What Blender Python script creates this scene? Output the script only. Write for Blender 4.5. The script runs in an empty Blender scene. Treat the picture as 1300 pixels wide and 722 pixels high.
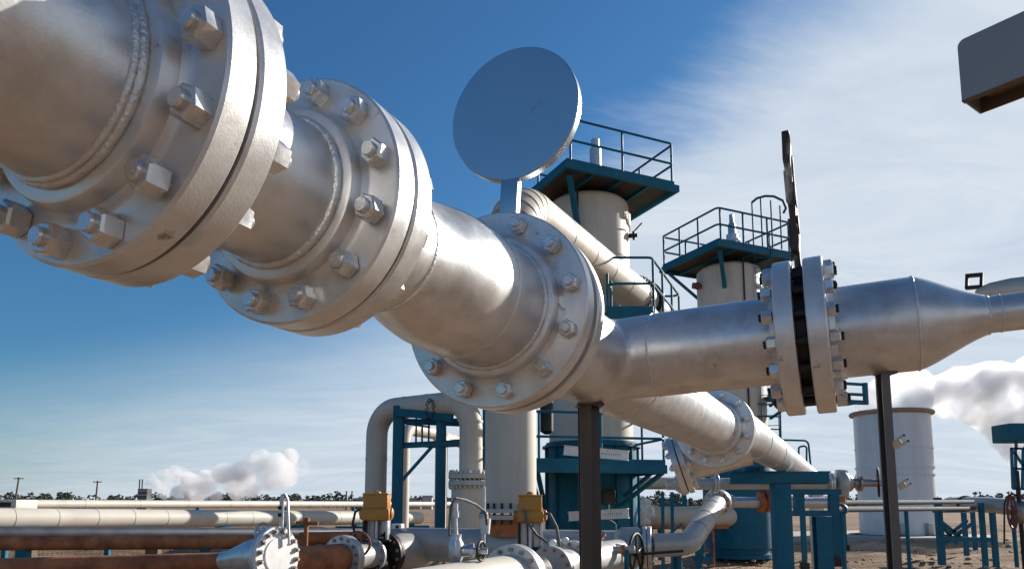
import bpy, bmesh, math, random
from mathutils import Vector, Matrix, Quaternion, noise
from math import sin, cos, pi, radians, sqrt, tan, atan2
random.seed(7)
V = Vector
SC = bpy.context.scene
COL = SC.collection

# ------------------------------------------------------------------ camera
EYE = 1.6
F_PX, PITCH, CX, CY = 946.1, radians(7.3), 650.0, 518.8      # photo pixels (1300 wide)
cam_d = bpy.data.cameras.new('camera'); cam = bpy.data.objects.new('camera', cam_d); COL.objects.link(cam)
cam_d.sensor_width = 36.0; cam_d.lens = F_PX / 1300 * 36.0
cam_d.shift_y = (CY - 361.0) / 1300.0
cam_d.clip_start = 0.02; cam_d.clip_end = 12000
cam.location = (0, 0, EYE); cam.rotation_euler = (pi / 2 + PITCH, 0, 0)
SC.camera = cam

# ------------------------------------------------------------------ sky, sun, exposure
SUN_AZ, SUN_EL = radians(53.5), radians(21.5)                    # azimuth from +Y towards +X
SUN_DIR = V((sin(SUN_AZ) * cos(SUN_EL), cos(SUN_AZ) * cos(SUN_EL), sin(SUN_EL)))
world = bpy.data.worlds.new('World'); SC.world = world; world.use_nodes = True
def build_world():
    nt = world.node_tree; nt.nodes.clear(); N = nt.nodes.new; L = nt.links.new
    out = N('ShaderNodeOutputWorld')
    sky = N('ShaderNodeTexSky'); sky.sky_type = 'NISHITA'; sky.sun_disc = False
    sky.sun_elevation = SUN_EL; sky.sun_rotation = SUN_AZ
    sky.altitude = 50; sky.air_density = 1.25; sky.dust_density = 0.6; sky.ozone_density = 3.0
    bg = N('ShaderNodeBackground'); bg.inputs['Strength'].default_value = 0.056
    tint = N('ShaderNodeVectorMath'); tint.operation = 'MULTIPLY'; tint.inputs[1].default_value = (0.46, 0.90, 1.26)
    L(sky.outputs[0], tint.inputs[0]); L(tint.outputs[0], bg.inputs['Color'])
    tc = N('ShaderNodeTexCoord'); sep = N('ShaderNodeSeparateXYZ'); L(tc.outputs['Generated'], sep.inputs[0])
    def m(op, a, b=None, c=None):
        n = N('ShaderNodeMath'); n.operation = op
        for i, x in enumerate((a, b, c)):
            if x is None: continue
            if hasattr(x, 'links'): L(x, n.inputs[i])
            else: n.inputs[i].default_value = x
        return n.outputs[0]
    zz = m('ADD', m('MAXIMUM', sep.outputs[2], 0.0), 0.16)
    px = m('DIVIDE', sep.outputs[0], zz); py = m('DIVIDE', sep.outputs[1], zz)
    cmb = N('ShaderNodeCombineXYZ'); L(px, cmb.inputs[0]); L(py, cmb.inputs[1])
    mp = N('ShaderNodeMapping'); mp.inputs['Rotation'].default_value = (0, 0, radians(28)); mp.inputs['Scale'].default_value = (0.55, 1.5, 1)
    L(cmb.outputs[0], mp.inputs[0])
    n1 = N('ShaderNodeTexNoise'); n1.inputs['Scale'].default_value = 1.0; n1.inputs['Detail'].default_value = 9; n1.inputs['Roughness'].default_value = 0.62; n1.inputs['Distortion'].default_value = 0.5
    L(mp.outputs[0], n1.inputs['Vector'])
    n2 = N('ShaderNodeTexNoise'); n2.inputs['Scale'].default_value = 0.34; n2.inputs['Detail'].default_value = 2
    L(cmb.outputs[0], n2.inputs['Vector'])
    n3 = N('ShaderNodeTexNoise'); n3.inputs['Scale'].default_value = 2.6; n3.inputs['Detail'].default_value = 10; n3.inputs['Roughness'].default_value = 0.66; n3.inputs['Distortion'].default_value = 0.8
    L(mp.outputs[0], n3.inputs['Vector'])
    # a veil of cirrus that thickens towards the sun's side of the sky
    side = m('ADD', m('MULTIPLY', sep.outputs[0], 0.80), m('MULTIPLY', sep.outputs[1], 0.62))
    side = m('SUBTRACT', side, m('MULTIPLY', sep.outputs[2], 0.45))
    cov = m('ADD', m('MULTIPLY', m('SUBTRACT', side, 0.401), 2.9), m('MULTIPLY', n2.outputs[0], 0.50))
    x = m('ADD', m('MULTIPLY', n1.outputs[0], 1.15), cov)
    mr = N('ShaderNodeMapRange'); mr.interpolation_type = 'SMOOTHSTEP'
    L(x, mr.inputs[0]); mr.inputs[1].default_value = 0.78; mr.inputs[2].default_value = 1.30; mr.inputs[3].default_value = 0.0; mr.inputs[4].default_value = 0.97
    # milky air low over the horizon
    hz = N('ShaderNodeMapRange'); hz.interpolation_type = 'SMOOTHSTEP'
    xc = m('MINIMUM', m('MAXIMUM', sep.outputs[0], -0.7), 0.2)
    z0 = m('ADD', m('MULTIPLY', m('ADD', xc, 0.5), 0.40), m('ADD', m('MULTIPLY', n2.outputs[0], 0.10), 0.16))
    L(m('SUBTRACT', z0, sep.outputs[2]), hz.inputs[0]); hz.inputs[1].default_value = 0.0; hz.inputs[2].default_value = 0.25; hz.inputs[3].default_value = 0.0; hz.inputs[4].default_value = 0.92
    hzf = m('MULTIPLY', hz.outputs[0], m('ADD', m('MULTIPLY', n1.outputs[0], 0.12), 0.94))
    fac = m('MINIMUM', m('MAXIMUM', mr.outputs[0], hzf), 0.97)
    cl = N('ShaderNodeBackground'); cl.inputs['Color'].default_value = (0.66, 0.735, 0.825, 1); cl.inputs['Strength'].default_value = 0.66
    cr = N('ShaderNodeValToRGB'); L(n3.outputs[0], cr.inputs[0]); ce = cr.color_ramp.elements; ce[0].position = 0.34; ce[0].color = (0.58, 0.67, 0.79, 1); ce[1].position = 0.62; ce[1].color = (0.71, 0.78, 0.855, 1); L(cr.outputs[0], cl.inputs['Color'])
    mx = N('ShaderNodeMixShader'); L(fac, mx.inputs[0]); L(bg.outputs[0], mx.inputs[1]); L(cl.outputs[0], mx.inputs[2])
    L(mx.outputs[0], out.inputs['Surface'])
build_world()
sun_d = bpy.data.lights.new('sun', 'SUN'); sun_d.energy = 5.0; sun_d.angle = radians(0.5); sun_d.color = (1.0, 0.945, 0.86)
sun = bpy.data.objects.new('sun', sun_d); COL.objects.link(sun); sun.location = (20, 15, 30)
sun.rotation_euler = (-SUN_DIR).to_track_quat('-Z', 'Y').to_euler()
SC.view_settings.view_transform = 'Standard'; SC.view_settings.look = 'None'
SC.view_settings.exposure = 0.6; SC.view_settings.gamma = 1.0
SC.cycles.use_denoising = True
SC.cycles.volume_step_rate = 1.0
SC.cycles.max_bounces = 8; SC.cycles.volume_bounces = 5

# ------------------------------------------------------------------ measuring helpers
_F = V((0, cos(PITCH), sin(PITCH))); _U = V((0, -sin(PITCH), cos(PITCH))); _X = V((1, 0, 0))
def ray(px, py): return _X * ((px - CX) / F_PX) - _U * ((py - CY) / F_PX) + _F
def at(px, py, Y):
    r = ray(px, py); p = r * (Y / r.y); return V((p.x, p.y, p.z + EYE))
def onz(px, py, z):
    r = ray(px, py); t = (z - EYE) / r.z; return V((r.x * t, r.y * t, z))

# ------------------------------------------------------------------ materials
MAT = {}
def material(name, col, rough=0.5, metal=0.0, var=0.12, scale=6.0, bump=0.0, bscale=40.0, col2=None, c2lo=0.5, c2hi=0.7, c2scale=3.0, coat=0.0, rvar=0.1, stretch=None, spec=0.5, spots=None, streak=0.0):
    m = bpy.data.materials.new(name); m.use_nodes = True; nt = m.node_tree; b = nt.nodes['Principled BSDF']
    N = nt.nodes.new; L = nt.links.new
    tc = N('ShaderNodeTexCoord'); src = tc.outputs['Object']
    if stretch:
        mp = N('ShaderNodeMapping'); mp.inputs['Scale'].default_value = stretch; L(src, mp.inputs[0]); src = mp.outputs[0]
    n1 = N('ShaderNodeTexNoise'); n1.inputs['Scale'].default_value = scale; n1.inputs['Detail'].default_value = 7; n1.inputs['Roughness'].default_value = 0.6
    L(src, n1.inputs['Vector'])
    cr = N('ShaderNodeMapRange'); L(n1.outputs[0], cr.inputs[0]); cr.inputs[1].default_value = 0.3; cr.inputs[2].default_value = 0.7
    cr.inputs[3].default_value = 1 - var; cr.inputs[4].default_value = 1 + var
    mul = N('ShaderNodeVectorMath'); mul.operation = 'SCALE'
    if col2:
        n2 = N('ShaderNodeTexNoise'); n2.inputs['Scale'].default_value = c2scale; n2.inputs['Detail'].default_value = 8; n2.inputs['Roughness'].default_value = 0.65
        L(src, n2.inputs['Vector'])
        mr = N('ShaderNodeMapRange'); L(n2.outputs[0], mr.inputs[0]); mr.inputs[1].default_value = c2lo; mr.inputs[2].default_value = c2hi
        mix = N('ShaderNodeMix'); mix.data_type = 'RGBA'; L(mr.outputs[0], mix.inputs[0])
        mix.inputs[6].default_value = (*col, 1); mix.inputs[7].default_value = (*col2, 1)
        L(mix.outputs[2], mul.inputs[0])
    else:
        mul.inputs[0].default_value = col
    L(cr.outputs[0], mul.inputs['Scale']); colout = mul.outputs[0]
    if streak:
        mp2 = N('ShaderNodeMapping'); mp2.inputs['Scale'].default_value = (1, 1, 0.07); L(tc.outputs['Object'], mp2.inputs[0])
        n5 = N('ShaderNodeTexNoise'); n5.inputs['Scale'].default_value = 16; n5.inputs['Detail'].default_value = 6; L(mp2.outputs[0], n5.inputs['Vector'])
        m5 = N('ShaderNodeMapRange'); L(n5.outputs[0], m5.inputs[0]); m5.inputs[1].default_value = 0.45; m5.inputs[2].default_value = 0.72; m5.inputs[3].default_value = 1.0; m5.inputs[4].default_value = 1 - streak
        s5 = N('ShaderNodeVectorMath'); s5.operation = 'SCALE'; L(colout, s5.inputs[0]); L(m5.outputs[0], s5.inputs['Scale']); colout = s5.outputs[0]
    if spots:
        sc_, lo_, hi_, ssc = spots
        n6 = N('ShaderNodeTexNoise'); n6.inputs['Scale'].default_value = ssc; n6.inputs['Detail'].default_value = 9; n6.inputs['Roughness'].default_value = 0.7; L(tc.outputs['Object'], n6.inputs['Vector'])
        m6 = N('ShaderNodeMapRange'); L(n6.outputs[0], m6.inputs[0]); m6.inputs[1].default_value = lo_; m6.inputs[2].default_value = hi_; m6.inputs[4].default_value = 0.85
        x6 = N('ShaderNodeMix'); x6.data_type = 'RGBA'; L(m6.outputs[0], x6.inputs[0]); L(colout, x6.inputs[6]); x6.inputs[7].default_value = (*sc_, 1); colout = x6.outputs[2]
    L(colout, b.inputs['Base Color'])
    rr = N('ShaderNodeMapRange'); L(n1.outputs[0], rr.inputs[0]); rr.inputs[1].default_value = 0.3; rr.inputs[2].default_value = 0.7
    rr.inputs[3].default_value = max(0.03, rough - rvar); rr.inputs[4].default_value = min(1, rough + rvar); L(rr.outputs[0], b.inputs['Roughness'])
    b.inputs['Metallic'].default_value = metal
    b.inputs['Coat Weight'].default_value = coat; b.inputs['Specular IOR Level'].default_value = spec
    if bump > 0:
        n3 = N('ShaderNodeTexNoise'); n3.inputs['Scale'].default_value = bscale; n3.inputs['Detail'].default_value = 5; L(src, n3.inputs['Vector'])
        bp = N('ShaderNodeBump'); bp.inputs['Strength'].default_value = bump; bp.inputs['Distance'].default_value = 0.01
        L(n3.outputs[0], bp.inputs['Height']); L(bp.outputs[0], b.inputs['Normal'])
    MAT[name] = m
    return m
material('aluminium_paint', (0.63, 0.625, 0.62), 0.34, 0.62, 0.10, 16, 0.05, 260, col2=(0.44, 0.42, 0.395), c2lo=0.50, c2hi=0.78, c2scale=7, rvar=0.06, streak=0.05, spots=((0.24, 0.15, 0.10), 0.66, 0.72, 8.0))
material('flange_paint', (0.65, 0.645, 0.635), 0.35, 0.48, 0.08, 20, 0.05, 300, col2=(0.46, 0.43, 0.395), c2lo=0.52, c2hi=0.8, c2scale=12, rvar=0.07, streak=0.05, spots=((0.24, 0.14, 0.09), 0.64, 0.70, 14.0))
material('plate_paint', (0.50, 0.52, 0.545), 0.30, 0.97, 0.03, 3, 0.03, 90, rvar=0.03, spots=((0.26, 0.22, 0.19), 0.66, 0.74, 10.0))
material('weld', (0.66, 0.65, 0.63), 0.36, 0.65, 0.12, 40, 0.35, 160)
material('nut_steel', (0.62, 0.615, 0.61), 0.28, 0.62, 0.10, 30, 0.03, 200, col2=(0.42, 0.36, 0.31), c2lo=0.55, c2hi=0.75, c2scale=25, spots=((0.20, 0.10, 0.06), 0.62, 0.70, 26.0))
material('old_nut', (0.36, 0.33, 0.31), 0.42, 0.8, 0.2, 40, 0.2, 200, col2=(0.22, 0.12, 0.07), c2lo=0.5, c2hi=0.7, c2scale=30)
material('shaded_blue', (0.055, 0.06, 0.078), 0.5, 0.2, 0.15, 3)  # dark tone puts the shade under the cream pipeline into the colour
material('post_grey', (0.10, 0.095, 0.095), 0.45, 0.4, 0.25, 8, 0.15, 60, col2=(0.13, 0.09, 0.07), c2lo=0.5, c2hi=0.75, c2scale=5, stretch=(1, 1, 0.25))
material('dull_grey', (0.15, 0.155, 0.165), 0.85, 0.0, 0.15, 4, spec=0.1)
material('gasket', (0.02, 0.019, 0.018), 0.7, 0, 0.2, 30)
material('weathered_plate', (0.055, 0.035, 0.026), 0.7, 0.2, 0.3, 20, 0.5, 60, col2=(0.50, 0.45, 0.38), c2lo=0.50, c2hi=0.60, c2scale=11, stretch=(1, 1, 0.35))
material('cladding', (0.56, 0.50, 0.415), 0.55, 0.0, 0.07, 2.0, 0.12, 5, col2=(0.46, 0.405, 0.33), c2lo=0.5, c2hi=0.8, c2scale=1.6, stretch=(1, 1, 0.45), streak=0.09)
material('white_cladding', (0.58, 0.54, 0.46), 0.5, 0.0, 0.06, 1.2, 0.05, 12, col2=(0.44, 0.385, 0.30), c2lo=0.55, c2hi=0.85, c2scale=0.9, spots=((0.30, 0.20, 0.12), 0.66, 0.74, 3.0))
material('header_paint', (0.43, 0.425, 0.40), 0.45, 0.22, 0.1, 4, 0.05, 60, col2=(0.34, 0.31, 0.28), c2lo=0.5, c2hi=0.8)
material('teal_paint', (0.001, 0.104, 0.172), 0.55, 0.0, 0.16, 5, 0.04, 60, spec=0.3, col2=(0.001, 0.122, 0.190), c2lo=0.45, c2hi=0.7, c2scale=2.5, spots=((0.09, 0.045, 0.025), 0.66, 0.72, 5.0))
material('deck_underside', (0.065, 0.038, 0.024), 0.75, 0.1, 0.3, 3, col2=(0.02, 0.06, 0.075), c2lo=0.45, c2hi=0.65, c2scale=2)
material('dark_steel', (0.055, 0.048, 0.045), 0.42, 0.55, 0.25, 8, 0.15, 60, col2=(0.10, 0.062, 0.045), c2lo=0.5, c2hi=0.75, c2scale=5, stretch=(1, 1, 0.25))
material('rust', (0.48, 0.165, 0.062), 0.8, 0.05, 0.3, 5, 0.3, 40, col2=(0.19, 0.06, 0.028), c2lo=0.42, c2hi=0.68, c2scale=2.2)
material('actuator_paint', (0.47, 0.205, 0.028), 0.42, 0.0, 0.12, 12, 0.05, 80, col2=(0.28, 0.11, 0.02), c2lo=0.58, c2hi=0.8, c2scale=9)
material('tank_steel', (0.64, 0.66, 0.685), 0.42, 0.15, 0.06, 1.0, 0.03, 12, col2=(0.48, 0.50, 0.525), c2lo=0.45, c2hi=0.75, c2scale=0.7, stretch=(1, 1, 0.2), streak=0.07)
material('tank_rim', (0.30, 0.23, 0.16), 0.6, 0.3, 0.2, 4)
material('dark_iron', (0.03, 0.026, 0.024), 0.55, 0.5, 0.25, 20, 0.2, 80)
material('wheel_red', (0.16, 0.055, 0.045), 0.6, 0.1, 0.25, 20)
material('white_paint', (0.76, 0.745, 0.71), 0.5, 0.0, 0.08, 8, col2=(0.5, 0.46, 0.4), c2lo=0.6, c2hi=0.8, c2scale=6)
material('galvanised', (0.52, 0.53, 0.54), 0.42, 0.8, 0.08, 20, 0.05, 80)
material('cover_grey', (0.27, 0.265, 0.265), 0.5, 0.15, 0.08, 6, 0.05, 90)
material('cover_inside', (0.12, 0.085, 0.06), 0.7, 0.1, 0.2, 9)
material('copper', (0.42, 0.20, 0.09), 0.4, 0.8, 0.1, 30)
material('rubber', (0.02, 0.019, 0.018), 0.55, 0.0, 0.2, 30)
material('hose', (0.12, 0.11, 0.10), 0.5, 0.1, 0.2, 30)
material('concrete', (0.36, 0.33, 0.29), 0.85, 0, 0.15, 3, 0.3, 30)
material('timber', (0.11, 0.075, 0.05), 0.8, 0, 0.2, 8)
material('foliage', (0.045, 0.058, 0.036), 0.8, 0, 0.35, 0.3)
material('far_building', (0.40, 0.39, 0.38), 0.7, 0, 0.15, 0.5)
material('dark_building', (0.10, 0.095, 0.095), 0.7, 0, 0.15, 0.5)
material('torn_lagging', (0.74, 0.69, 0.60), 0.85, 0, 0.25, 14, 0.6, 25)
material('clamp_paint', (0.50, 0.42, 0.30), 0.6, 0.1, 0.15, 20)

# ------------------------------------------------------------------ mesh helpers
def frame(d, up=V((0, 0, 1))):
    d = V(d).normalized()
    if abs(d.dot(up)) > 0.999: up = V((0, 1, 0))
    a = d.cross(up).normalized(); b = a.cross(d).normalized()     # a: right, b: up
    return a, b, d
class MB:
    def __init__(s): s.v = []; s.f = []
    def add(s, vs, fs):
        o = len(s.v); s.v += [tuple(x) for x in vs]; s.f += [tuple(i + o for i in f) for f in fs]; return s
    def box(s, c, size, ax=None):
        a, b, d = ax if ax else (V((1, 0, 0)), V((0, 1, 0)), V((0, 0, 1)))
        c = V(c); hx, hy, hz = [k / 2 for k in size]
        vs = [c + a * (hx * i) + b * (hy * j) + d * (hz * k) for k in (-1, 1) for j in (-1, 1) for i in (-1, 1)]
        return s.add(vs, [(0, 2, 3, 1), (4, 5, 7, 6), (0, 1, 5, 4), (2, 6, 7, 3), (0, 4, 6, 2), (1, 3, 7, 5)])
    def cbox(s, c, size, ax=None, ch=0.01):      # chamfered box
        a, b, d = ax if ax else (V((1, 0, 0)), V((0, 1, 0)), V((0, 0, 1)))
        bm = bmesh.new(); bmesh.ops.create_cube(bm, size=1)
        for v in bm.verts: v.co = V((v.co.x * size[0], v.co.y * size[1], v.co.z * size[2]))
        bmesh.ops.bevel(bm, geom=list(bm.edges), offset=ch, segments=2, profile=0.5, affect='EDGES', clamp_overlap=True)
        bm.verts.index_update(); c = V(c)
        s.add([c + a * v.co.x + b * v.co.y + d * v.co.z for v in bm.verts], [[v.index for v in f.verts] for f in bm.faces]); bm.free(); return s
    def beam(s, p, q, w, h, up=V((0, 0, 1))):
        p, q = V(p), V(q); a, b, d = frame(q - p, up); return s.box((p + q) / 2, (w, h, (q - p).length), (a, b, d))
    def ibeam(s, p, q, w, h, t=0.012, up=V((0, 0, 1))):
        p, q = V(p), V(q); a, b, d = frame(q - p, up); L = (q - p).length; c = (p + q) / 2
        s.box(c + b * (h / 2 - t / 2), (w, t, L), (a, b, d)); s.box(c - b * (h / 2 - t / 2), (w, t, L), (a, b, d))
        return s.box(c, (t * .8, h - 2 * t - 0.001, L), (a, b, d))
    def lathe(s, c, d, prof, n=48, cap0=True, cap1=True, jit=0.0, start=0.0):
        c = V(c); a, b, d = frame(d); o = len(s.v)
        for (t, r) in prof:
            for k in range(n):
                ph = 2 * pi * k / n + start; rr = r + (random.uniform(-jit, jit) if jit else 0)
                s.v.append(tuple(c + d * t + (a * cos(ph) + b * sin(ph)) * rr))
        for j in range(len(prof) - 1):
            for k in range(n):
                k2 = (k + 1) % n
                s.f.append((o + j * n + k, o + j * n + k2, o + (j + 1) * n + k2, o + (j + 1) * n + k))
        if cap0: s.f.append(tuple(o + k for k in reversed(range(n))))
        if cap1: s.f.append(tuple(o + (len(prof) - 1) * n + k for k in range(n)))
        return s
    def cyl(s, p, q, r, n=16, r2=None):
        p, q = V(p), V(q); return s.lathe(p, q - p, [(0, r), ((q - p).length, r if r2 is None else r2)], n)
    def tube(s, pts, r, n=10, closed=False):
        pts = [V(p) for p in pts]; m = len(pts); o = len(s.v); prev = None
        rs = r if isinstance(r, (list, tuple)) else [r] * m
        for i, p in enumerate(pts):
            if closed: t = pts[(i + 1) % m] - pts[i - 1]
            else: t = pts[min(i + 1, m - 1)] - pts[max(i - 1, 0)]
            t.normalize()
            if prev is None:
                a, b, _ = frame(t)
            else:
                a = (prev - t * prev.dot(t)).normalized(); b = a.cross(t)
            prev = a
            for k in range(n):
                ph = 2 * pi * k / n; s.v.append(tuple(p + (a * cos(ph) + b * sin(ph)) * rs[i]))
        for j in range(m if closed else m - 1):
            j2 = (j + 1) % m
            for k in range(n):
                k2 = (k + 1) % n; s.f.append((o + j * n + k, o + j * n + k2, o + j2 * n + k2, o + j2 * n + k))
        if not closed:
            s.f.append(tuple(o + k for k in reversed(range(n)))); s.f.append(tuple(o + (m - 1) * n + k for k in range(n)))
        return s
    def torus(s, c, nrm, R, r, n=36, m=10, jit=0.0, jr=0.0):
        c = V(c); a, b, d = frame(nrm); o = len(s.v)
        for i in range(n):
            ph = 2 * pi * i / n; e = a * cos(ph) + b * sin(ph)
            rr = r * (1 + random.uniform(-jr, jr)); sh = random.uniform(-jit, jit)
            for k in range(m):
                th = 2 * pi * k / m; s.v.append(tuple(c + e * (R + rr * cos(th)) + d * (rr * sin(th) + sh)))
        for i in range(n):
            for k in range(m):
                i2, k2 = (i + 1) % n, (k + 1) % m; s.f.append((o + i * m + k, o + i2 * m + k, o + i2 * m + k2, o + i * m + k2))
        return s
    def mesh(s, name, mat, smooth=35, org=V((0, 0, 0))):
        me = bpy.data.meshes.new(name); me.from_pydata([tuple(V(v) - org) for v in s.v], [], s.f); me.validate(); me.update()
        bm = bmesh.new(); bm.from_mesh(me); bmesh.ops.recalc_face_normals(bm, faces=bm.faces); bm.to_mesh(me); bm.free()
        if smooth:
            me.shade_smooth(); me.set_sharp_from_angle(angle=radians(smooth))
        me.materials.append(MAT[mat] if isinstance(mat, str) else mat); return me
def arc(p0, corner, p1, r, n=8):
    """points of a fillet of radius r at a corner"""
    p0, c, p1 = V(p0), V(corner), V(p1); a = (p0 - c).normalized(); b = (p1 - c).normalized()
    half = a.angle(b) / 2; t = r / tan(half); A_, B_ = c + a * t, c + b * t
    ctr = c + (a + b).normalized() * (r / sin(half)); va, vb = A_ - ctr, B_ - ctr; th = va.angle(vb); out = []
    for i in range(n + 1):
        k = i / n; out.append(ctr + (va * sin((1 - k) * th) + vb * sin(k * th)) / sin(th))
    return out
def path(pts, r, n=8):
    out = [V(pts[0])]
    for i in range(1, len(pts) - 1): out += arc(pts[i - 1], pts[i], pts[i + 1], r, n)
    return out + [V(pts[-1])]

LABELS = set()
class Thing:
    def __init__(s, name, label, cat, loc=(0, 0, 0), group=None):
        s.o = bpy.data.objects.new(name, None); COL.objects.link(s.o); s.o.empty_display_size = 0.1
        s.loc = V(loc); s.o.location = s.loc; s.o['label'] = label; s.o['category'] = cat
        if group: s.o['group'] = group
    def part(s, name, mb, mat, parent=None, smooth=35, label=None, kind=None):
        o = bpy.data.objects.new(name, mb.mesh(name, mat, smooth, s.loc)); COL.objects.link(o)
        o.parent = parent or s.o
        if label: o['label'] = label
        if kind: o['kind'] = kind
        return o
    def inst(s, name, me, M, parent=None):
        o = bpy.data.objects.new(name, me); COL.objects.link(o); o.parent = parent or s.o
        o.matrix_local = Matrix.Translation(-s.loc) @ M if parent is None else M
        return o
def single(name, mb, mat, label, cat, loc=(0, 0, 0), group=None, smooth=35):
    o = bpy.data.objects.new(name, mb.mesh(name, mat, smooth, V(loc))); COL.objects.link(o); o.location = loc
    o['label'] = label; o['category'] = cat
    if group: o['group'] = group
    return o
def structure(name, mb, mat, smooth=35):
    o = bpy.data.objects.new(name, mb.mesh(name, mat, smooth)); COL.objects.link(o); o['kind'] = 'structure'; return o

# ------------------------------------------------------------------ ground
def build_ground():
    m = bpy.data.materials.new('dirt'); m.use_nodes = True; nt = m.node_tree; b = nt.nodes['Principled BSDF']; N = nt.nodes.new; L = nt.links.new
    tc = N('ShaderNodeTexCoord')
    mp = N('ShaderNodeMapping'); mp.inputs['Scale'].default_value = (0.35, 1.0, 1.0); L(tc.outputs['Object'], mp.inputs[0])
    n1 = N('ShaderNodeTexNoise'); n1.inputs['Scale'].default_value = 0.5; n1.inputs['Detail'].default_value = 12; n1.inputs['Roughness'].default_value = 0.68; L(mp.outputs[0], n1.inputs['Vector'])
    cr = N('ShaderNodeValToRGB'); L(n1.outputs[0], cr.inputs[0])
    e = cr.color_ramp.elements; e[0].position = 0.33; e[0].color = (0.095, 0.060, 0.040, 1); e[1].position = 0.70; e[1].color = (0.53, 0.375, 0.255, 1)  # soil tones; the dark patches also stand in for shadowed furrows
    x = cr.color_ramp.elements.new(0.5); x.color = (0.275, 0.176, 0.108, 1)
    n2 = N('ShaderNodeTexNoise'); n2.inputs['Scale'].default_value = 14; n2.inputs['Detail'].default_value = 6; L(tc.outputs['Object'], n2.inputs['Vector'])
    mr = N('ShaderNodeMapRange'); L(n2.outputs[0], mr.inputs[0]); mr.inputs[1].default_value = 0.3; mr.inputs[2].default_value = 0.7; mr.inputs[3].default_value = 0.72; mr.inputs[4].default_value = 1.25
    sc = N('ShaderNodeVectorMath'); sc.operation = 'SCALE'; L(cr.outputs[0], sc.inputs[0]); L(mr.outputs[0], sc.inputs['Scale'])
    L(sc.outputs[0], b.inputs['Base Color']); b.inputs['Roughness'].default_value = 0.95; b.inputs['Specular IOR Level'].default_value = 0.15
    bp = N('ShaderNodeBump'); bp.inputs['Strength'].default_value = 0.9; bp.inputs['Distance'].default_value = 0.08
    ad = N('ShaderNodeMath'); ad.operation = 'ADD'; L(n1.outputs[0], ad.inputs[0]); L(n2.outputs[0], ad.inputs[1]); L(ad.outputs[0], bp.inputs['Height']); L(bp.outputs[0], b.inputs['Normal'])
    MAT['dirt'] = m
    xs = [-6000, -2000, -700, -250, -120] + [-70 + i * 0.7 for i in range(201)] + [120, 250, 700, 2000, 6000]
    ys = [-6000, -1500, -300, -60, -20, -8, 0] + [3 + i * 0.32 for i in range(190)] + [68, 74, 82, 95, 120, 160, 250, 500, 1200, 3000, 8000]
    mb = MB(); nx = len(xs)
    for y in ys:
        for x in xs:
            near = max(0, min(1, (y - 2) / 4)) * max(0, min(1, (70 - y) / 20)) * max(0, min(1, (72 - abs(x)) / 12))
            z = 0
            if near > 0:
                z = near * (0.22 * noise.noise(V((x * 0.10, y * 0.42, 1.3))) + 0.17 * noise.noise(V((x * 0.4, y * 1.3, 5.1))) + 0.04 * noise.noise(V((x * 1.7, y * 2.9, 9.4)))) - 0.03 * near
            mb.v.append((x, y, z))
    for j in range(len(ys) - 1):
        for i in range(nx - 1):
            a = j * nx + i; mb.f.append((a, a + 1, a + nx + 1, a + nx))
    structure('ground', mb, 'dirt', smooth=60)
build_ground()

# ================================================================== FOREGROUND PIPEWORK
AZ = radians(24.55)
A = V((sin(AZ), cos(AZ), 0)); C3 = V((-0.0503, 1.9368, 0.517 + EYE))
AE1 = V((cos(AZ), -sin(AZ), 0))
def PA(s): return C3 + A * s
BEL = radians(2.2); B = V((sin(AZ + pi / 2) * cos(BEL), cos(AZ + pi / 2) * cos(BEL), sin(BEL))).normalized()
TB = PA(0.8416)
def PB(t): return TB + B * t

def hexnut(af, h, n_ch=True):
    R = af / sqrt(3); ch = af * 0.085; mb = MB()
    prof = [(0, R * .97), (ch * .6, R), (h - ch, R), (h, R * 0.86)]
    mb.lathe((0, 0, 0), (0, 0, 1), prof, 6); 
    return mb
def stud_mb(r, L):
    mb = MB(); n = int(L / 0.006); prof = [(-L / 2, r * .86), (-L / 2 + .003, r)]
    k = -L / 2 + .006; i = 0
    while k < L / 2 - .006:
        prof.append((k, r if i % 2 else r * 0.93)); k += 0.004; i += 1
    prof += [(L / 2 - .003, r), (L / 2, r * .86)]
    return mb.lathe((0, 0, 0), (0, 0, 1), prof, 14)
def bolts(T, c, d, bcr, n, phase, grip, r, af, mat='nut_steel', proud=0.009, e1=None, smat=None):
    """studs with a nut at both ends round a flange pair; c = middle of the pair, d = its axis"""
    a, b, d = frame(d)
    if e1 is not None: a = V(e1).normalized(); b = d.cross(a)*-1 if d.cross(a).z < 0 else d.cross(a)
    nh = af * 0.74; L = grip + 2 * nh + 2 * proud
    sm = stud_mb(r, L).mesh('bolt', smat or mat, 30); nm = hexnut(af, nh).mesh('nut', mat, 20)
    for k in range(n):
        ph = phase + 2 * pi * k / n
        p = V(c) + (a * cos(ph) + b * sin(ph)) * bcr + d * random.uniform(-.006, .006)
        R = d.to_track_quat('Z', 'Y').to_matrix().to_4x4() @ Matrix.Rotation(random.uniform(0, 6), 4, 'Z')
        o = T.inst('bolt', sm, Matrix.Translation(p) @ R)
        for sgn in (-1, 1):
            M = Matrix.Translation(V((0, 0, sgn * grip / 2))) @ Matrix.Rotation(random.uniform(0, 6), 4, 'Z')
            if sgn < 0: M = M @ Matrix.Rotation(pi, 4, 'X')
            T.inst('nut', nm, M, o)
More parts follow.
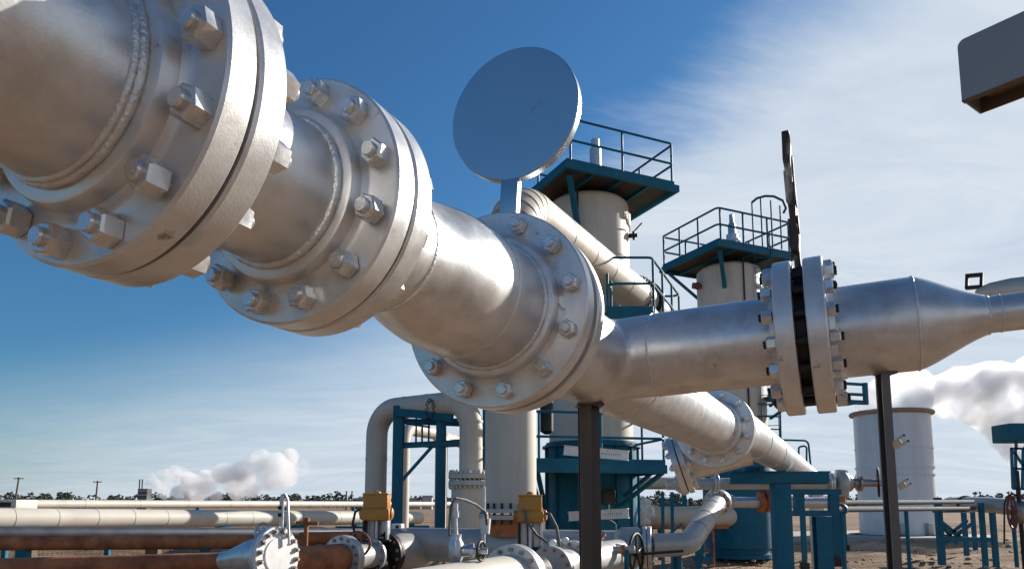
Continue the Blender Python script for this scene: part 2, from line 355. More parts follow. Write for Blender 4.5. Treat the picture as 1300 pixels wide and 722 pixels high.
def flange(T, c, d, R, rp, th, hubr=None, hubl=0.045, mat='flange_paint', n=96, raised=0.0022):
    """c: centre of the gasket face, d: axis pointing away from the gasket"""
    hubr = hubr or rp * 1.2; ch = 0.004
    prof = [(0, rp * .8), (0, R * .74), (raised, R * .745), (raised, R - ch), (raised + ch, R), (th - ch, R), (th, R - ch), (th, hubr + .014), (th + .003, hubr + .006), (th + .010, hubr), (th + hubl * .75, hubr * .985), (th + hubl * .93, hubr * .965), (th + hubl, hubr * .93), (th + hubl, rp * .8)]
    mb = MB().lathe(c, d, prof, n, cap0=False, cap1=False)
    o = T.part('flange', mb, mat, smooth=30)
    return o
def weld(T, c, d, rp, r=0.010, n=110, name='weld_bead', mat='weld'):
    mb = MB().torus(c, d, rp, r, n, 8, jit=r * .07, jr=.055); T.part(name, mb, mat, smooth=80)
def pipe(T, pts, r, name='pipe', mat='aluminium_paint', n=72, parent=None):
    return T.part(name, MB().tube(pts, r, n), mat, smooth=50, parent=parent)
def gasket(T, c, d, R, th):
    T.part('gasket', MB().lathe(V(c) - V(d) * th / 2, d, [(0, R), (th, R)], 64), 'gasket')

R1, R2, R3 = 0.2251, 0.2170, 0.2665
RP1, RP2, RP3, RPB = 0.131, 0.123, 0.164, 0.147
# --- spool one: from behind the camera to the nearest flange
T = Thing('pipe_spool', 'nearest silver pipe cut by the left picture edge, ending in the largest-looking bolted flange', 'pipe', (PA(-3).x, PA(-3).y, 0), 'silver flanged pipe spools')
pipe(T, [PA(-6), PA(-1.19)], RP1)
flange(T, PA(-1.1027), -A, R1, RP1, 0.0486, RP1 * 1.22, 0.034)
weld(T, PA(-1.1526 - 0.038), A, RP1 + .002, 0.0065); weld(T, PA(-1.1526 - 0.047), A, RP1 + .000, 0.005)
gasket(T, PA(-1.102), A, R1 * .93, 0.006)
bolts(T, PA(-1.102), A, 0.196, 13, radians(8), 0.104, 0.0130, 0.039, e1=AE1)
# --- spool two: short piece between first and second flange pairs
T = Thing('pipe_spool', 'short silver pipe piece between the two flange pairs at upper left', 'pipe', (PA(-.9).x, PA(-.9).y, 0), 'silver flanged pipe spools')
flange(T, PA(-1.1013), A, R1, RP2, 0.0486, RP2 * 1.2, 0.034)
pipe(T, [PA(-1.07), PA(-.77)], RP2)
flange(T, PA(-.7357), -A, R2, RP2, 0.052, RP2 * 1.24, 0.032)
weld(T, PA(-.789 - .036), A, RP2 + .002, 0.0075); weld(T, PA(-1.0505 + .038), A, RP2 + .002, 0.007)
gasket(T, PA(-.735), A, R2 * .95, 0.005)
bolts(T, PA(-.735), A, 0.184, 12, radians(13), 0.109, 0.0128, 0.038, e1=AE1)
# --- spool three: reducer up to the flange with the blanking plate
T = Thing('pipe_spool', 'silver reducer pipe widening toward the flange that holds the round blanking plate', 'pipe', (PA(-.3).x, PA(-.3).y, 0), 'silver flanged pipe spools')
flange(T, PA(-.7343), A, R2, RP2, 0.052, RP2 * 1.13, 0.028)
def redprof(s0, r0, s1, r1, n=14):
    return [(s0 + (s1 - s0) * i / n, r0 + (r1 - r0) * (3 * (i / n) ** 2 - 2 * (i / n) ** 3)) for i in range(n + 1)]
prof = [(-.70, .130), (-.52, .130)] + redprof(-.505, .130, -.275, RP3) + [(-.0, RP3)]
T.part('reducer', MB().lathe(C3, A, prof, 96), 'aluminium_paint', smooth=60)
weld(T, PA(-.19), A, RP3 - .0010, .0035); weld(T, PA(-.515), A, .130 - .001, .0035)
flange(T, PA(.0525), -A, R3, RP3, 0.0525, RP3 * 1.17, 0.036)
weld(T, PA(-.040), A, RP3 + .002, 0.0075)
bolts(T, PA(.0675), A, 0.228, 12, radians(10), 0.137, 0.0130, 0.040, e1=AE1)
# --- figure-eight blanking plate held between the flanges
def spectacle(name, label, c, d, up, Rr, Rd, dist, th, mat, neckw, ragged=False):
    T = Thing(name, label, 'blanking plate', c)
    a, b, d = frame(d); up = V(up).normalized(); rt = up.cross(d).normalized()
    ring = MB().lathe(V(c) - d * th / 2, d, [(0, Rr), (th, Rr)], 72); T.part('ring', ring, mat)
    cc = V(c) + up * dist; ch = .0025
    disc = MB().lathe(cc - d * th / 2, d, [(0, Rd - ch), (ch, Rd), (th - ch, Rd), (th, Rd - ch)], 120); T.part('disc', disc, mat, smooth=30)
    nk = MB().cbox(V(c) + up * (Rr * .96 + (dist - Rd) * 1.0 + .02) / 2 + up * (Rr * .96 / 2 * 0 + Rr * .48), (neckw, th * .96, (dist - Rd * .97) - Rr * .93), (rt, d, up), .002)
    # neck spans from the ring to the disc
    nk = MB().cbox(V(c) + up * ((Rr * .95 + dist - Rd * .97) / 2), (neckw, th * .96, (dist - Rd * .97) - Rr * .95), (rt, d, up), .002)
    T.part('neck', nk, mat)
    return T, cc, rt, up, d
upA = (V((0, 0, 1)) * 0.5723 + AE1 * 0.0339).normalized()
T, cc, rt, up, d = spectacle('blanking_plate', 'large round grey steel disc standing above the middle flange', PA(.0675), A, upA, 0.205, 0.1945, 0.5733, 0.0275, 'plate_paint', 0.052)
# --- tee
T = Thing('pipe_tee', 'silver pipe tee right of the blanking plate, one arm running to the edge-on flanges', 'pipe', (TB.x, TB.y, 0), 'silver flanged pipe spools')
flange(T, PA(.0825), A, R3, RP3, 0.0525, RP3 * 1.17, 0.036)
weld(T, PA(.135 + .040), A, RP3 + .002, 0.007)
def make_tee():
    mb = MB().tube([PA(.15), PA(1.32)], RP3, 64); o = bpy.data.objects.new('tmp', mb.mesh('tmp', 'aluminium_paint')); COL.objects.link(o)
    mb2 = MB().tube([PB(-.02), PB(.26)], RPB, 64); me2 = mb2.mesh('tmp2', 'aluminium_paint')
    bm = bmesh.new(); bm.from_mesh(o.data); bm.from_mesh(me2); bm.to_mesh(o.data); bm.free()
    r = o.modifiers.new('r', 'REMESH'); r.mode = 'VOXEL'; r.voxel_size = 0.0085; r.use_smooth_shade = True
    s = o.modifiers.new('s', 'SMOOTH'); s.factor = 0.5; s.iterations = 45
    dg = bpy.context.evaluated_depsgraph_get(); me = bpy.data.meshes.new_from_object(o.evaluated_get(dg)); bpy.data.objects.remove(o)
    # keep the straight runs at their true radius: the smoothing shrinks a tube a little
    for v in me.vertices:
        w = V(v.co); sA = (w - C3).dot(A); q = w - PA(sA); tb = (w - TB).dot(B); qb = w - PB(tb)
        kA = max(0, min(1, (abs(sA - .8416) - .26) / .08)); kB = max(0, min(1, (tb - .225) / .02))
        if kA > 0 and q.length > .1: w = w.lerp(PA(sA) + q.normalized() * RP3, kA)
        elif kB > 0 and qb.length > .1: w = w.lerp(PB(tb) + qb.normalized() * RPB, kB)
        v.co = w - T.loc
    me.shade_smooth(); me.name = 'tee_body'
    if not me.materials: me.materials.append(MAT['aluminium_paint'])
    t = bpy.data.objects.new('tee_body', me); COL.objects.link(t); t.parent = T.o
make_tee()
pipe(T, [PA(1.28), PA(3.45)], RP3, 'run_pipe'); pipe(T, [PB(.235), PB(.67)], RPB, 'branch_pipe')
weld(T, PB(.237), B, RPB - .001, .0038); weld(T, PA(1.22), A, RP3 - .0005, .004)
flange(T, PA(3.484), -A, R3, RP3, 0.0525, RP3 * 1.17, 0.036, n=72); weld(T, PA(3.39), A, RP3 + .002, .008)
RB = 0.2545
flange(T, PB(.713), -B, RB, RPB, 0.058, RPB * 1.13, 0.022); 
bolts(T, PB(.729), B, 0.216, 16, radians(8), 0.149, 0.0135, 0.042, mat='nut_steel', smat='dark_iron')
bolts(T, PA(3.486), A, 0.229, 12, radians(14), 0.109, 0.0125, 0.039, e1=AE1)
gasket(T, PA(3.486), A, R3 * .94, .005)
# --- weathered blanking plate seen edge-on
def weathered_blind():
    c = PB(.729); up = (V((0, 0, 1)) - B * B.z).normalized(); T = Thing('blanking_plate', 'weathered peeling brown plate seen edge-on, standing above the right-hand flange pair', 'blanking plate', c)
    a, b, d = frame(B)
    T.part('ring', MB().lathe(c - B * .013, B, [(0, .199), (.026, .199)], 64), 'dark_iron')
    rt = up.cross(B).normalized()
    T.part('neck', MB().cbox(c + up * .29, (.05, .020, .24), (rt, B, up), .002), 'weathered_plate')
    hw = .068; top = .715; bot = .27; cc = c + up * ((top + bot) / 2); th = .022; mb = MB(); out = []
    for k in range(40): z = bot + (top - .05 - bot) * k / 40; out.append((hw + .004 * noise.noise(V((1, z * 30, 0))), z))
    for k in range(13): ph = pi * k / 12; out.append((hw * cos(ph), top - .05 + .05 * sin(ph)))
    for k in range(40): z = top - .05 - (top - .05 - bot) * k / 40; out.append((-hw - .004 * noise.noise(V((7, z * 30, 0))), z))
    n = len(out); vs = []
    for lay in (-1, -.3, .3, 1):
        for x, z in out:
            q = V((x * 40, z * 16, lay * 2)); vs.append(c + rt * x * (1 - .03 * abs(lay)) + up * z + B * (lay * th / 2 * (1 + .55 * noise.noise(q)) + .004 * noise.noise(V((2, z * 7, 3)))))
    fs = [tuple(range(n))[::-1], tuple(range(3 * n, 4 * n))]
    for j in range(3):
        for k in range(n): fs.append((j * n + k, j * n + (k + 1) % n, (j + 1) * n + (k + 1) % n, (j + 1) * n + k))
    mb.add(vs, fs); T.part('paddle', mb, 'weathered_plate', smooth=25)
    # flaking layers on both faces
    for k in range(7):
        mb = MB(); h = random.uniform(-.17, .16); w = random.uniform(.02, .05); hh = random.uniform(.05, .13); sgn = random.choice((-1, 1))
        mb.cbox(cc + up * h + B * sgn * (th / 2 + .002) + rt * random.uniform(-.05, -.02), (w, random.uniform(.004, .010), hh), (rt, B, up), .001); T.part('flake', mb, 'weathered_plate')
weathered_blind()
# --- spool right of the edge-on flanges: reducer to the small pipe
T = Thing('pipe_spool', 'silver pipe right of the edge-on flanges, tapering to a small pipe at right edge', 'pipe', (PB(1).x, PB(1).y, 0), 'silver flanged pipe spools')
flange(T, PB(.745), B, RB, RPB, 0.060, RPB * 1.13, 0.022)
RPS = 0.056
prof = [(.78, RPB), (1.05, RPB)] + [(1.05 + .19 * i / 12, RPB + (RPS + .004 - RPB) * (.65 * (i / 12) + .35 * (3 * (i / 12) ** 2 - 2 * (i / 12) ** 3))) for i in range(1, 13)] + [(1.245, RPS), (3.2, RPS)]
T.part('reducer', MB().lathe(TB, B, prof, 96), 'aluminium_paint', smooth=25)
weld(T, PB(1.05), B, RPB - .001, .0038); weld(T, PB(1.243), B, RPS + .001, .004); weld(T, PB(1.275), B, RPS - .001, .003)
# --- second small pipe behind the reducer with square lug
T = Thing('capped_pipe', 'grey round-ended pipe behind the small pipe at right edge with square lug', 'pipe', at(1260, 365, 3.0))
c0, c1 = at(1238, 371, 2.95), at(1500, 352, 2.55); dd = (c1 - c0).normalized()
T.part('pipe', MB().lathe(c0, dd, [(0, .005), (.012, .018), (.05, .034), (.12, .046), (.2, .05), (2.6, .05)], 40), 'header_paint', smooth=60)
q = c0 + dd * 2.3; T.part('post', MB().cyl((q.x, q.y, 0), (q.x, q.y, q.z - .045), .03, 12), 'dark_steel')
l0 = at(1237, 357, 2.95); a, b, d = frame(dd); mb = MB(); w, h, t = .062, .050, .011
mb.box(l0 + b * h / 2, (.03, t, w), (a, b, d)); mb.box(l0 - b * h / 2, (.03, t, w), (a, b, d)); mb.box(l0 + d * (w / 2 - t / 2), (.03, h, t), (a, b, d)); mb.box(l0 - d * (w / 2 - t / 2), (.03, h, t), (a, b, d))
T.part('lug', mb, 'dark_iron')
# --- run beyond the third big flange with a side branch
T = Thing('pipe_run', 'silver pipe receding behind the lower flange and over the teal T-shaped support', 'pipe', (PA(5).x, PA(5).y, 0), 'silver flanged pipe spools')
flange(T, PA(3.488), A, R3, RP3, 0.0525, RP3 * 1.17, 0.036, n=72)
off = AE1 * .055 + V((0, 0, .05)); RF = 0.168
pipe(T, [PA(3.5), PA(3.75), PA(4.1) + off * .5, PA(4.5) + off, PA(5.5) + off, PA(16.1) + off], RF, 'run_pipe', n=48)
pts = path([PA(16.0) + off, PA(16.6) + off, PA(16.6) + off + V((0, 0, -2.2))], .4); pipe(T, pts, RF, 'end_bend', n=32)
weld(T, PA(5.1) + off, A, RF, .006); weld(T, PA(6.6) + off, A, RF, .006)
# side branch with a closed flange facing left
bc = PA(4.05) + V((0, 0, -.05)); bd = V((-.86, -.46, -.21)).normalized()
ftip = at(864, 590, 5.62); bd = V((-.925, .25, -.28)).normalized(); Lb = .50; bc = ftip - bd * Lb; RBR = .135; Rbf = .222
T.part('branch_pipe', MB().lathe(bc, bd, [(0, .15), (Lb * .55, .14), (Lb - .03, RBR)], 48), 'aluminium_paint', smooth=60)
flange(T, ftip, -bd, Rbf, RBR, .045, RBR * 1.2, .03, n=64)
T.part('blind_flange', MB().lathe(ftip + bd * .006, bd, [(0, Rbf - .003), (.003, Rbf), (.042, Rbf), (.045, Rbf - .003)], 64), 'flange_paint', smooth=30)
gasket(T, ftip + bd * .003, bd, Rbf * .93, .007)
bolts(T, ftip + bd * .003, bd, .185, 12, .1, .095, .012, .036)

# --- dark posts under the silver pipes
def dark_post(label, x, y, ztop, w, pm='dark_steel'):
    T = Thing('pipe_post', label, 'post', (x, y, 0))
    mb = MB(); t = .007; h = ztop
    for (cx_, cy_, sx, sy) in ((-w * .24, -w / 2 + t / 2, w * .52, t), (0, 0, t, w - 2 * t - .001), (0, w / 2 - t / 2, w, t)):
        mb.box((x + cx_, y + cy_, h / 2), (sx, sy, h))
    T.part('channel', mb, pm, smooth=0)
    T.part('saddle', MB().cbox((x, y, ztop - .004), (w * 1.25, w * 1.2, .008), ch=.002), pm)
    T.part('base_plate', MB().cbox((x, y, .03), (w * 2.6, w * 2.6, .02), ch=.003), 'dark_steel')
    return T
pA = at(749, 560, 2.66); TP = dark_post('black steel channel post under the pipe tee', pA.x, pA.y, TB.z - RP3 + .004, .078)
pB = at(1132, 600, PB(.965).y); TP = dark_post('brown-black steel post under the tapering pipe before the steel tank', pB.x, pB.y, PB(.965).z - RPB + .004, .044, 'post_grey')
def clamp(name, label, px, py, Y, s, flip=1):
    T = Thing(name, label, 'clamp', at(px, py, Y))
    c = at(px, py, Y); ax = (V((.80, -.3, .52)).normalized(), V((.3, .95, 0)).normalized(), V((-.5, .15, .85)).normalized())
    T.part('plate', MB().cbox(c, (s, s * .25, s * .9), ax, .002), 'clamp_paint')
    for k in (-1, 1): T.part('jaw', MB().cbox(c + ax[0] * s * .62 + ax[2] * s * .34 * k, (s * .75, s * .22, s * .26), ax, .003), 'clamp_paint')
    for k in (-1, 1): T.part('tip', MB().cyl(c + ax[0] * s * 1.0 + ax[2] * s * .34 * k, c + ax[0] * s * 1.16 + ax[2] * s * .34 * k, s * .12, 10), 'dark_iron')
clamp('post_clamp', 'small cream clamp halfway up the post in front of the tank', 1138, 563, pB.y - .022, .030)
clamp('post_clamp', 'small brown clamp low on the post beside the thin pipes', 1145, 616, pB.y - .02, .022)

# --- grey open-bottomed cover box at top right, on its bracket post out of frame
def cover_box():
    d1 = V((.60, -.80, 0)); d2 = V((.80, .60, 0)); c0 = at(1221, 128, 1.5); h = .136; L = .31; w = .0925; t = .0035
    T = Thing('cover_box', 'grey sheet-metal box with open bottom at upper right corner', 'box', c0)
    # front face with rounded top-left corner
    mb = MB(); r = .015; prof = [(0, 0), (L, 0), (L, h), (r, h)] + [(r - r * sin(k * pi / 12), h - r + r * cos(k * pi / 12)) for k in range(1, 7)]
    vs = [c0 + d1 * x + V((0, 0, z)) for x, z in prof]; n = len(prof); vs += [v + d2 * t for v in vs]
    fs = [tuple(range(n)), tuple(range(2 * n - 1, n - 1, -1))] + [(i, (i + 1) % n, n + (i + 1) % n, n + i) for i in range(n)]
    T.part('front_panel', MB().add(vs, fs), 'cover_grey', smooth=25)
    vs2 = [v + d2 * (w - t) for v in vs]; T.part('back_panel', MB().add(vs2, fs), 'cover_inside', smooth=25)
    ax = (d1, d2, V((0, 0, 1)))
    T.part('end_panel', MB().box(c0 + d1 * t / 2 + d2 * w / 2 + V((0, 0, (h - r) / 2)), (t, w - 2 * t - .001, h - r), ax), 'cover_grey')
    T.part('top_panel', MB().box(c0 + d1 * (L + r) / 2 + d2 * w / 2 + V((0, 0, h - t / 2)), (L - r, w - 2 * t - .001, t), ax), 'cover_grey')
    T.part('lip', MB().box(c0 + d1 * L / 2 + d2 * .006 + V((0, 0, -.0015)), (L, .015, .0025), ax), 'cover_inside')
    e = at(1297, 47, 1.31); e = c0 + d1 * ((e - c0).dot(d1)) + V((0, 0, e.z - c0.z))
    T.part('bolt_boss', MB().torus(e - d2 * .002, d2, .0065, .003, 24, 8), 'copper'); T.part('bolt', MB().cyl(e - d2 * .006, e + d2 * .001, .0045, 12), 'copper')
    T.part('inner_tray', MB().box(c0 + d1 * (L / 2 + .01) + d2 * w / 2 + V((0, 0, .025)), (L - .03, w - .02, .002), ax), 'cover_inside')
    q = c0 + d1 * (L - .03) + d2 * (w / 2); T.part('post', MB().cyl((q.x, q.y, 0), (q.x, q.y, q.z + h - .006), .02, 20), 'dark_steel')
cover_box()

# ================================================================== PLANT BUILDERS
def rails(T, pts, h, r=.028, closed=False, spacing=1.2, posts=True, mid=True, toe=True, corner=.12, mat='teal_paint'):
    pts = [V(p) for p in pts]; Z = V((0, 0, 1)); n = len(pts)
    for k in ((1.0, .52) if mid else (1.0,)):
        q = [p + Z * h * k for p in pts]
        if closed:
            m = [(q[-1] + q[0]) / 2] + q + [(q[-1] + q[0]) / 2]; line = path(m, corner, 5)
        else: line = path(q, corner, 5) if n > 2 else q
        T.part('handrail', MB().tube(line, r, 8), mat)
    if toe:
        for i in range(n if closed else n - 1):
            a, b = pts[i], pts[(i + 1) % n]; T.part('toe_board', MB().beam(a + Z * .06, b + Z * .06, .008, .11), mat)
    if posts:
        for i in range(n if closed else n - 1):
            a, b = pts[i], pts[(i + 1) % n]; L = (b - a).length; k = max(1, round(L / spacing))
            for j in range(k + (0 if closed else (1 if i == n - 2 else 0))):
                p = a.lerp(b, min(.97, max(.03, j / k))); T.part('railing_post', MB().cyl(p, p + Z * h, r * .95, 8), mat)
def ladder(T, p0, p1, side, w, mat='teal_paint', r=.02, step=.3):
    p0, p1, side = V(p0), V(p1), V(side).normalized()
    for k in (-.5, .5): T.part('ladder_stringer', MB().beam(p0 + side * w * k, p1 + side * w * k, .05, .02, up=side), mat)
    n = int((p1 - p0).length / step)
    for i in range(1, n): 
        p = p0.lerp(p1, i / n); T.part('rung', MB().cyl(p - side * w * .5, p + side * w * .5, .012, 6), mat)
def handwheel(T, c, nrm, R, mat='wheel_red', r=None, spokes=5, stem=None, name='handwheel', parent=None):
    r = r or R * .075; a, b, d = frame(nrm); c = V(c); mb = MB().torus(c, d, R, r, 32, 8)
    for k in range(spokes):
        ph = 2 * pi * k / spokes + .3; e = a * cos(ph) + b * sin(ph); mb.tube([c, c + e * R], r * .8, 6)
    mb.cyl(c - d * r * 1.6, c + d * r * 1.6, R * .16, 12)
    return T.part(name, mb, mat, parent=parent)
def small_flange(T, c, d, R, th, nb=12, mat='flange_paint', gap=.006, pair=True, bm='old_nut', bolt=True, hub=None):
    d = V(d).normalized(); c = V(c); ch = th * .08
    for k in ((-1, 1) if pair else (1,)):
        T.part('flange', MB().lathe(c + d * (gap / 2) * k, d * k, [(0, R - ch), (ch, R), (th - ch, R), (th, R - ch)], 40), mat, smooth=30)
    if pair: T.part('gasket', MB().lathe(c - d * gap / 2, d, [(0, R * .93), (gap, R * .93)], 32), 'gasket')
    if bolt:
        a, b, d = frame(d); L = (th * 2 + gap if pair else th) + th * .9; br = R * .055; mb = MB()
        for k in range(nb):
            ph = 2 * pi * (k + .5) / nb; e = a * cos(ph) + b * sin(ph); p = c + e * R * .85 + (V((0, 0, 0)) if pair else d * th / 2)
            mb.lathe(p - d * L / 2, d, [(0, br * .7), (th * .15, br * .7), (th * .15, br * 1.5), (th * .42, br * 1.5)], 6)
            mb.lathe(p + d * L / 2, -d, [(0, br * .7), (th * .15, br * .7), (th * .15, br * 1.5), (th * .42, br * 1.5)], 6)
        T.part('bolts', mb, bm, smooth=20, kind='stuff')

# ================================================================== TOWERS
G = radians(25); GU = V((cos(G), sin(G), 0)); GV = V((-sin(G), cos(G), 0)); ZZ = V((0, 0, 1))
def shell(T, c, r, z0, z1, mat='cladding', dome=.28, seam=1.5, name='shell'):
    prof = [(z0, r)]; z = z0 + seam
    while z < z1 - .3:
        prof += [(z - .012, r), (z - .010, r + .008), (z + .014, r + .008), (z + .016, r - .001)]; z += seam
    prof += [(z1, r)] + [(z1 + dome * sin(k * pi / 16), r * cos(k * pi / 16)) for k in range(1, 8)] + [(z1 + dome, .02)]
    return T.part(name, MB().lathe((c.x, c.y, 0), ZZ, prof, 72), mat, smooth=28)
def deck(T, near, lu, lv, z, th=.16, mat='teal_paint'):
    n = V((near.x, near.y, z)); cs = [n, n + GU * lu, n + GU * lu + GV * lv, n + GV * lv]
    for i in range(4):
        a, b = cs[i], cs[(i + 1) % 4]; e = (b - a).normalized(); k = .012 if i % 2 else -.0
        T.part('edge_beam', MB().beam(a - ZZ * th / 2 + e * (.04 if i % 2 else -.04), b - ZZ * th / 2 - e * (.04 if i % 2 else -.04), .08, th), mat)
    ctr = n + GU * lu / 2 + GV * lv / 2
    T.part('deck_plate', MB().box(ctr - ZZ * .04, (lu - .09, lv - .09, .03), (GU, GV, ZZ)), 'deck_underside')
    for k in (.25, .5, .75): T.part('joist', MB().beam(n + GU * lu * k + GV * .05 - ZZ * .10, n + GU * lu * k + GV * (lv - .05) - ZZ * .10, .06, .085), mat)
    return cs, ctr

def tower_one():
    ZD = EYE + 7.62
    near = onz(719, 205, ZD); lu, lv = 3.05, 2.95
    c = near + GU * lu * .47 + GV * lv * .50; c.z = 0; r = 1.0
    T = Thing('separator_tower', 'taller-looking cream tower behind the round plate with square teal platform on top', 'tower', c)
    shell(T, c, r, 3.0, ZD - .35, dome=.3)
    T.part('skirt', MB().lathe(c, ZZ, [(0, r + .08), (3.05, r + .08), (3.05, r)], 64), 'teal_paint')
    for k in range(14):
        e = V((cos(2 * pi * k / 14 + .2), sin(2 * pi * k / 14 + .2), 0)); T.part('skirt_rib', MB().box(c + e * (r + .10) + ZZ * 1.5, (.06, .03, 3.0), (e, ZZ.cross(e), ZZ)), 'teal_paint')
    for z in (.05, 2.92): T.part('skirt_ring', MB().lathe(c, ZZ, [(z, r + .17), (z + .05, r + .17)], 56), 'teal_paint')
    q = at(773, 630, c.y - r - .15); T.part('switch_box', MB().cbox(q, (.28, .12, .34), ch=.015), 'dark_iron'); T.part('conduit', MB().tube([q - ZZ * .15, q - ZZ * .5, q - ZZ * .6 + V((.15, 0, 0)), q + V((.15, 0, -1.8))], .018, 8), 'galvanised')
    q = c + V((-.35, -sqrt(r * r - .35 ** 2) - .03, 0)); T.part('conduit', MB().cyl(q + ZZ * 3.0, q + ZZ * (ZD - .2), .022, 8), 'dark_iron'); T.part('nameplate', MB().cbox(c + V((.3, -sqrt(r * r - .09) - .02, 0)) + ZZ * (ZD - 1.9), (.30, .03, .20), ch=.004), 'galvanised')
    cs, ctr = deck(T, near, lu, lv, ZD)
    rails(T, [p + (ctr - p) * .03 for p in cs], 1.07, closed=True, spacing=1.2)
    # knee braces from the shell up to the deck corners
    for p in (cs[0], cs[2], cs[3]):
        pp = V((p.x, p.y, 0)); d = (pp - c).normalized(); T.part('knee_brace', MB().beam(c + d * r * .98 + ZZ * (ZD - 1.3), c + d * ((pp - c).length - .25) + ZZ * (ZD - .2), .13, .09), 'teal_paint')
    v = at(756, 205, c.y - .5); v.z = 0
    T.part('vent_stack', MB().lathe(v, ZZ, [(ZD - .05, .14), (ZD + 1.0, .14), (ZD + 1.03, .10), (ZD + 1.25, .10)], 24), 'galvanised')
    T.part('vent_flange', MB().lathe(v, ZZ, [(ZD + .30, .22), (ZD + .37, .22), (ZD + .375, .17), (ZD + .43, .17), (ZD + .435, .22), (ZD + .50, .22)], 24), 'rust')
    # crumpled edge of the lagging below the deck, on the sunny side
    mb = MB()
    for k in range(26):
        ph = radians(-35 + 3.2 * k); e = V((cos(ph), sin(ph), 0)); z = ZD - .75 - .12 * random.random()
        mb.cbox(c + e * (r + .012) + ZZ * (z + .1), (random.uniform(.03, .07), random.uniform(.08, .14), random.uniform(.12, .34)), (e, ZZ.cross(e), ZZ), .012)
    T.part('torn_lagging', mb, 'torn_lagging', kind='stuff')
    # nozzle at right with a little lever
    nz = at(808, 304, c.y); e = V((.97, -.25, 0)).normalized(); q = c + e * r + ZZ * nz.z
    T.part('nozzle', MB().lathe(q - e * .05, e, [(0, .055), (.14, .055), (.14, .11), (.20, .11), (.20, .05), (.26, .05)], 20), 'dark_iron')
    T.part('nozzle_lever', MB().tube([q + e * .1 + ZZ * .08, q + e * .32 + ZZ * .30], .018, 6), 'dark_iron')
    # lower working platform in front
    zl = EYE + .82; f0, f1 = onz(680, 588, zl), onz(846, 590, zl); e = (f1 - f0).normalized(); f0.z = f1.z = zl; back = V((-e.y, e.x, 0)) * 2.6
    T.part('lower_edge_beam', MB().beam(f0 - ZZ * .09, f1 - ZZ * .09, .09, .18), 'teal_paint')
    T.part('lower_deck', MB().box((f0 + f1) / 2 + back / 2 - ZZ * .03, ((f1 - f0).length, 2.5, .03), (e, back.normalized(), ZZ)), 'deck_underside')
    for k in (0.0, 1.0): T.part('lower_side_beam', MB().beam(f0.lerp(f1, k) + back * .03 - ZZ * .09, f0.lerp(f1, k) + back - ZZ * .09, .08, .17), 'teal_paint')
    rails(T, [f0 + back * .98, f0 + back * .02, f1 + back * .02, f1 + back * .98], 1.07, spacing=1.15)
    for k, s in ((.02, 1), (.98, -1)):
        a = f0.lerp(f1, k) - ZZ * .16 + back * .03; b = a + e * s * .55 + back * .55 - ZZ * .78; T.part('platform_brace', MB().beam(a, b, .09, .07), 'teal_paint')
        a2 = a + back * .25; T.part('platform_brace', MB().beam(a2, a2 + e * s * .5 + back * .4 - ZZ * .7, .08, .06), 'teal_paint')
    # dark pipe hung at the left of the shell
    q = at(694, 530, 15.6); T.part('drain_pot', MB().lathe((q.x, q.y, q.z - .35), ZZ, [(0, .05), (.06, .14), (1.4, .14), (1.45, .06)], 24), 'dark_iron')
    return c, r
TC1, TR1 = tower_one()
# pale tray beams near tower one
def tray(label, p, q, w, h):
    T = Thing('cable_tray', label, 'tray', (p + q) / 2); a, b, d = frame(q - p); L = (q - p).length; c = (p + q) / 2
    T.part('web', MB().box(c, (.012, h, L), (a, b, d)), 'white_paint')
    for k in (-1, 1): T.part('flange_plate', MB().box(c + b * (h / 2 + .006) * k + a * w / 2 * 0, (w, .012, L), (a, b, d)), 'white_paint')
    mb = MB(); 
    for i in range(9): mb.box(c - a * .0 - a * (-1) * .0 + d * (L * (.10 + .035 * i)) + a * .0085, (.004, h * .28, L * .012), (a, b, d))
    T.part('stencil_marks', mb, 'cover_grey', kind='stuff')
tray('long white tray lying on the lower platform rail of the near tower', at(716, 571, 14.9), at(798, 578, 14.5), .10, .17)
tray('short white tray fixed across the teal tower skirt', at(722, 655, 16.2), at(798, 651, 15.6), .12, .18)

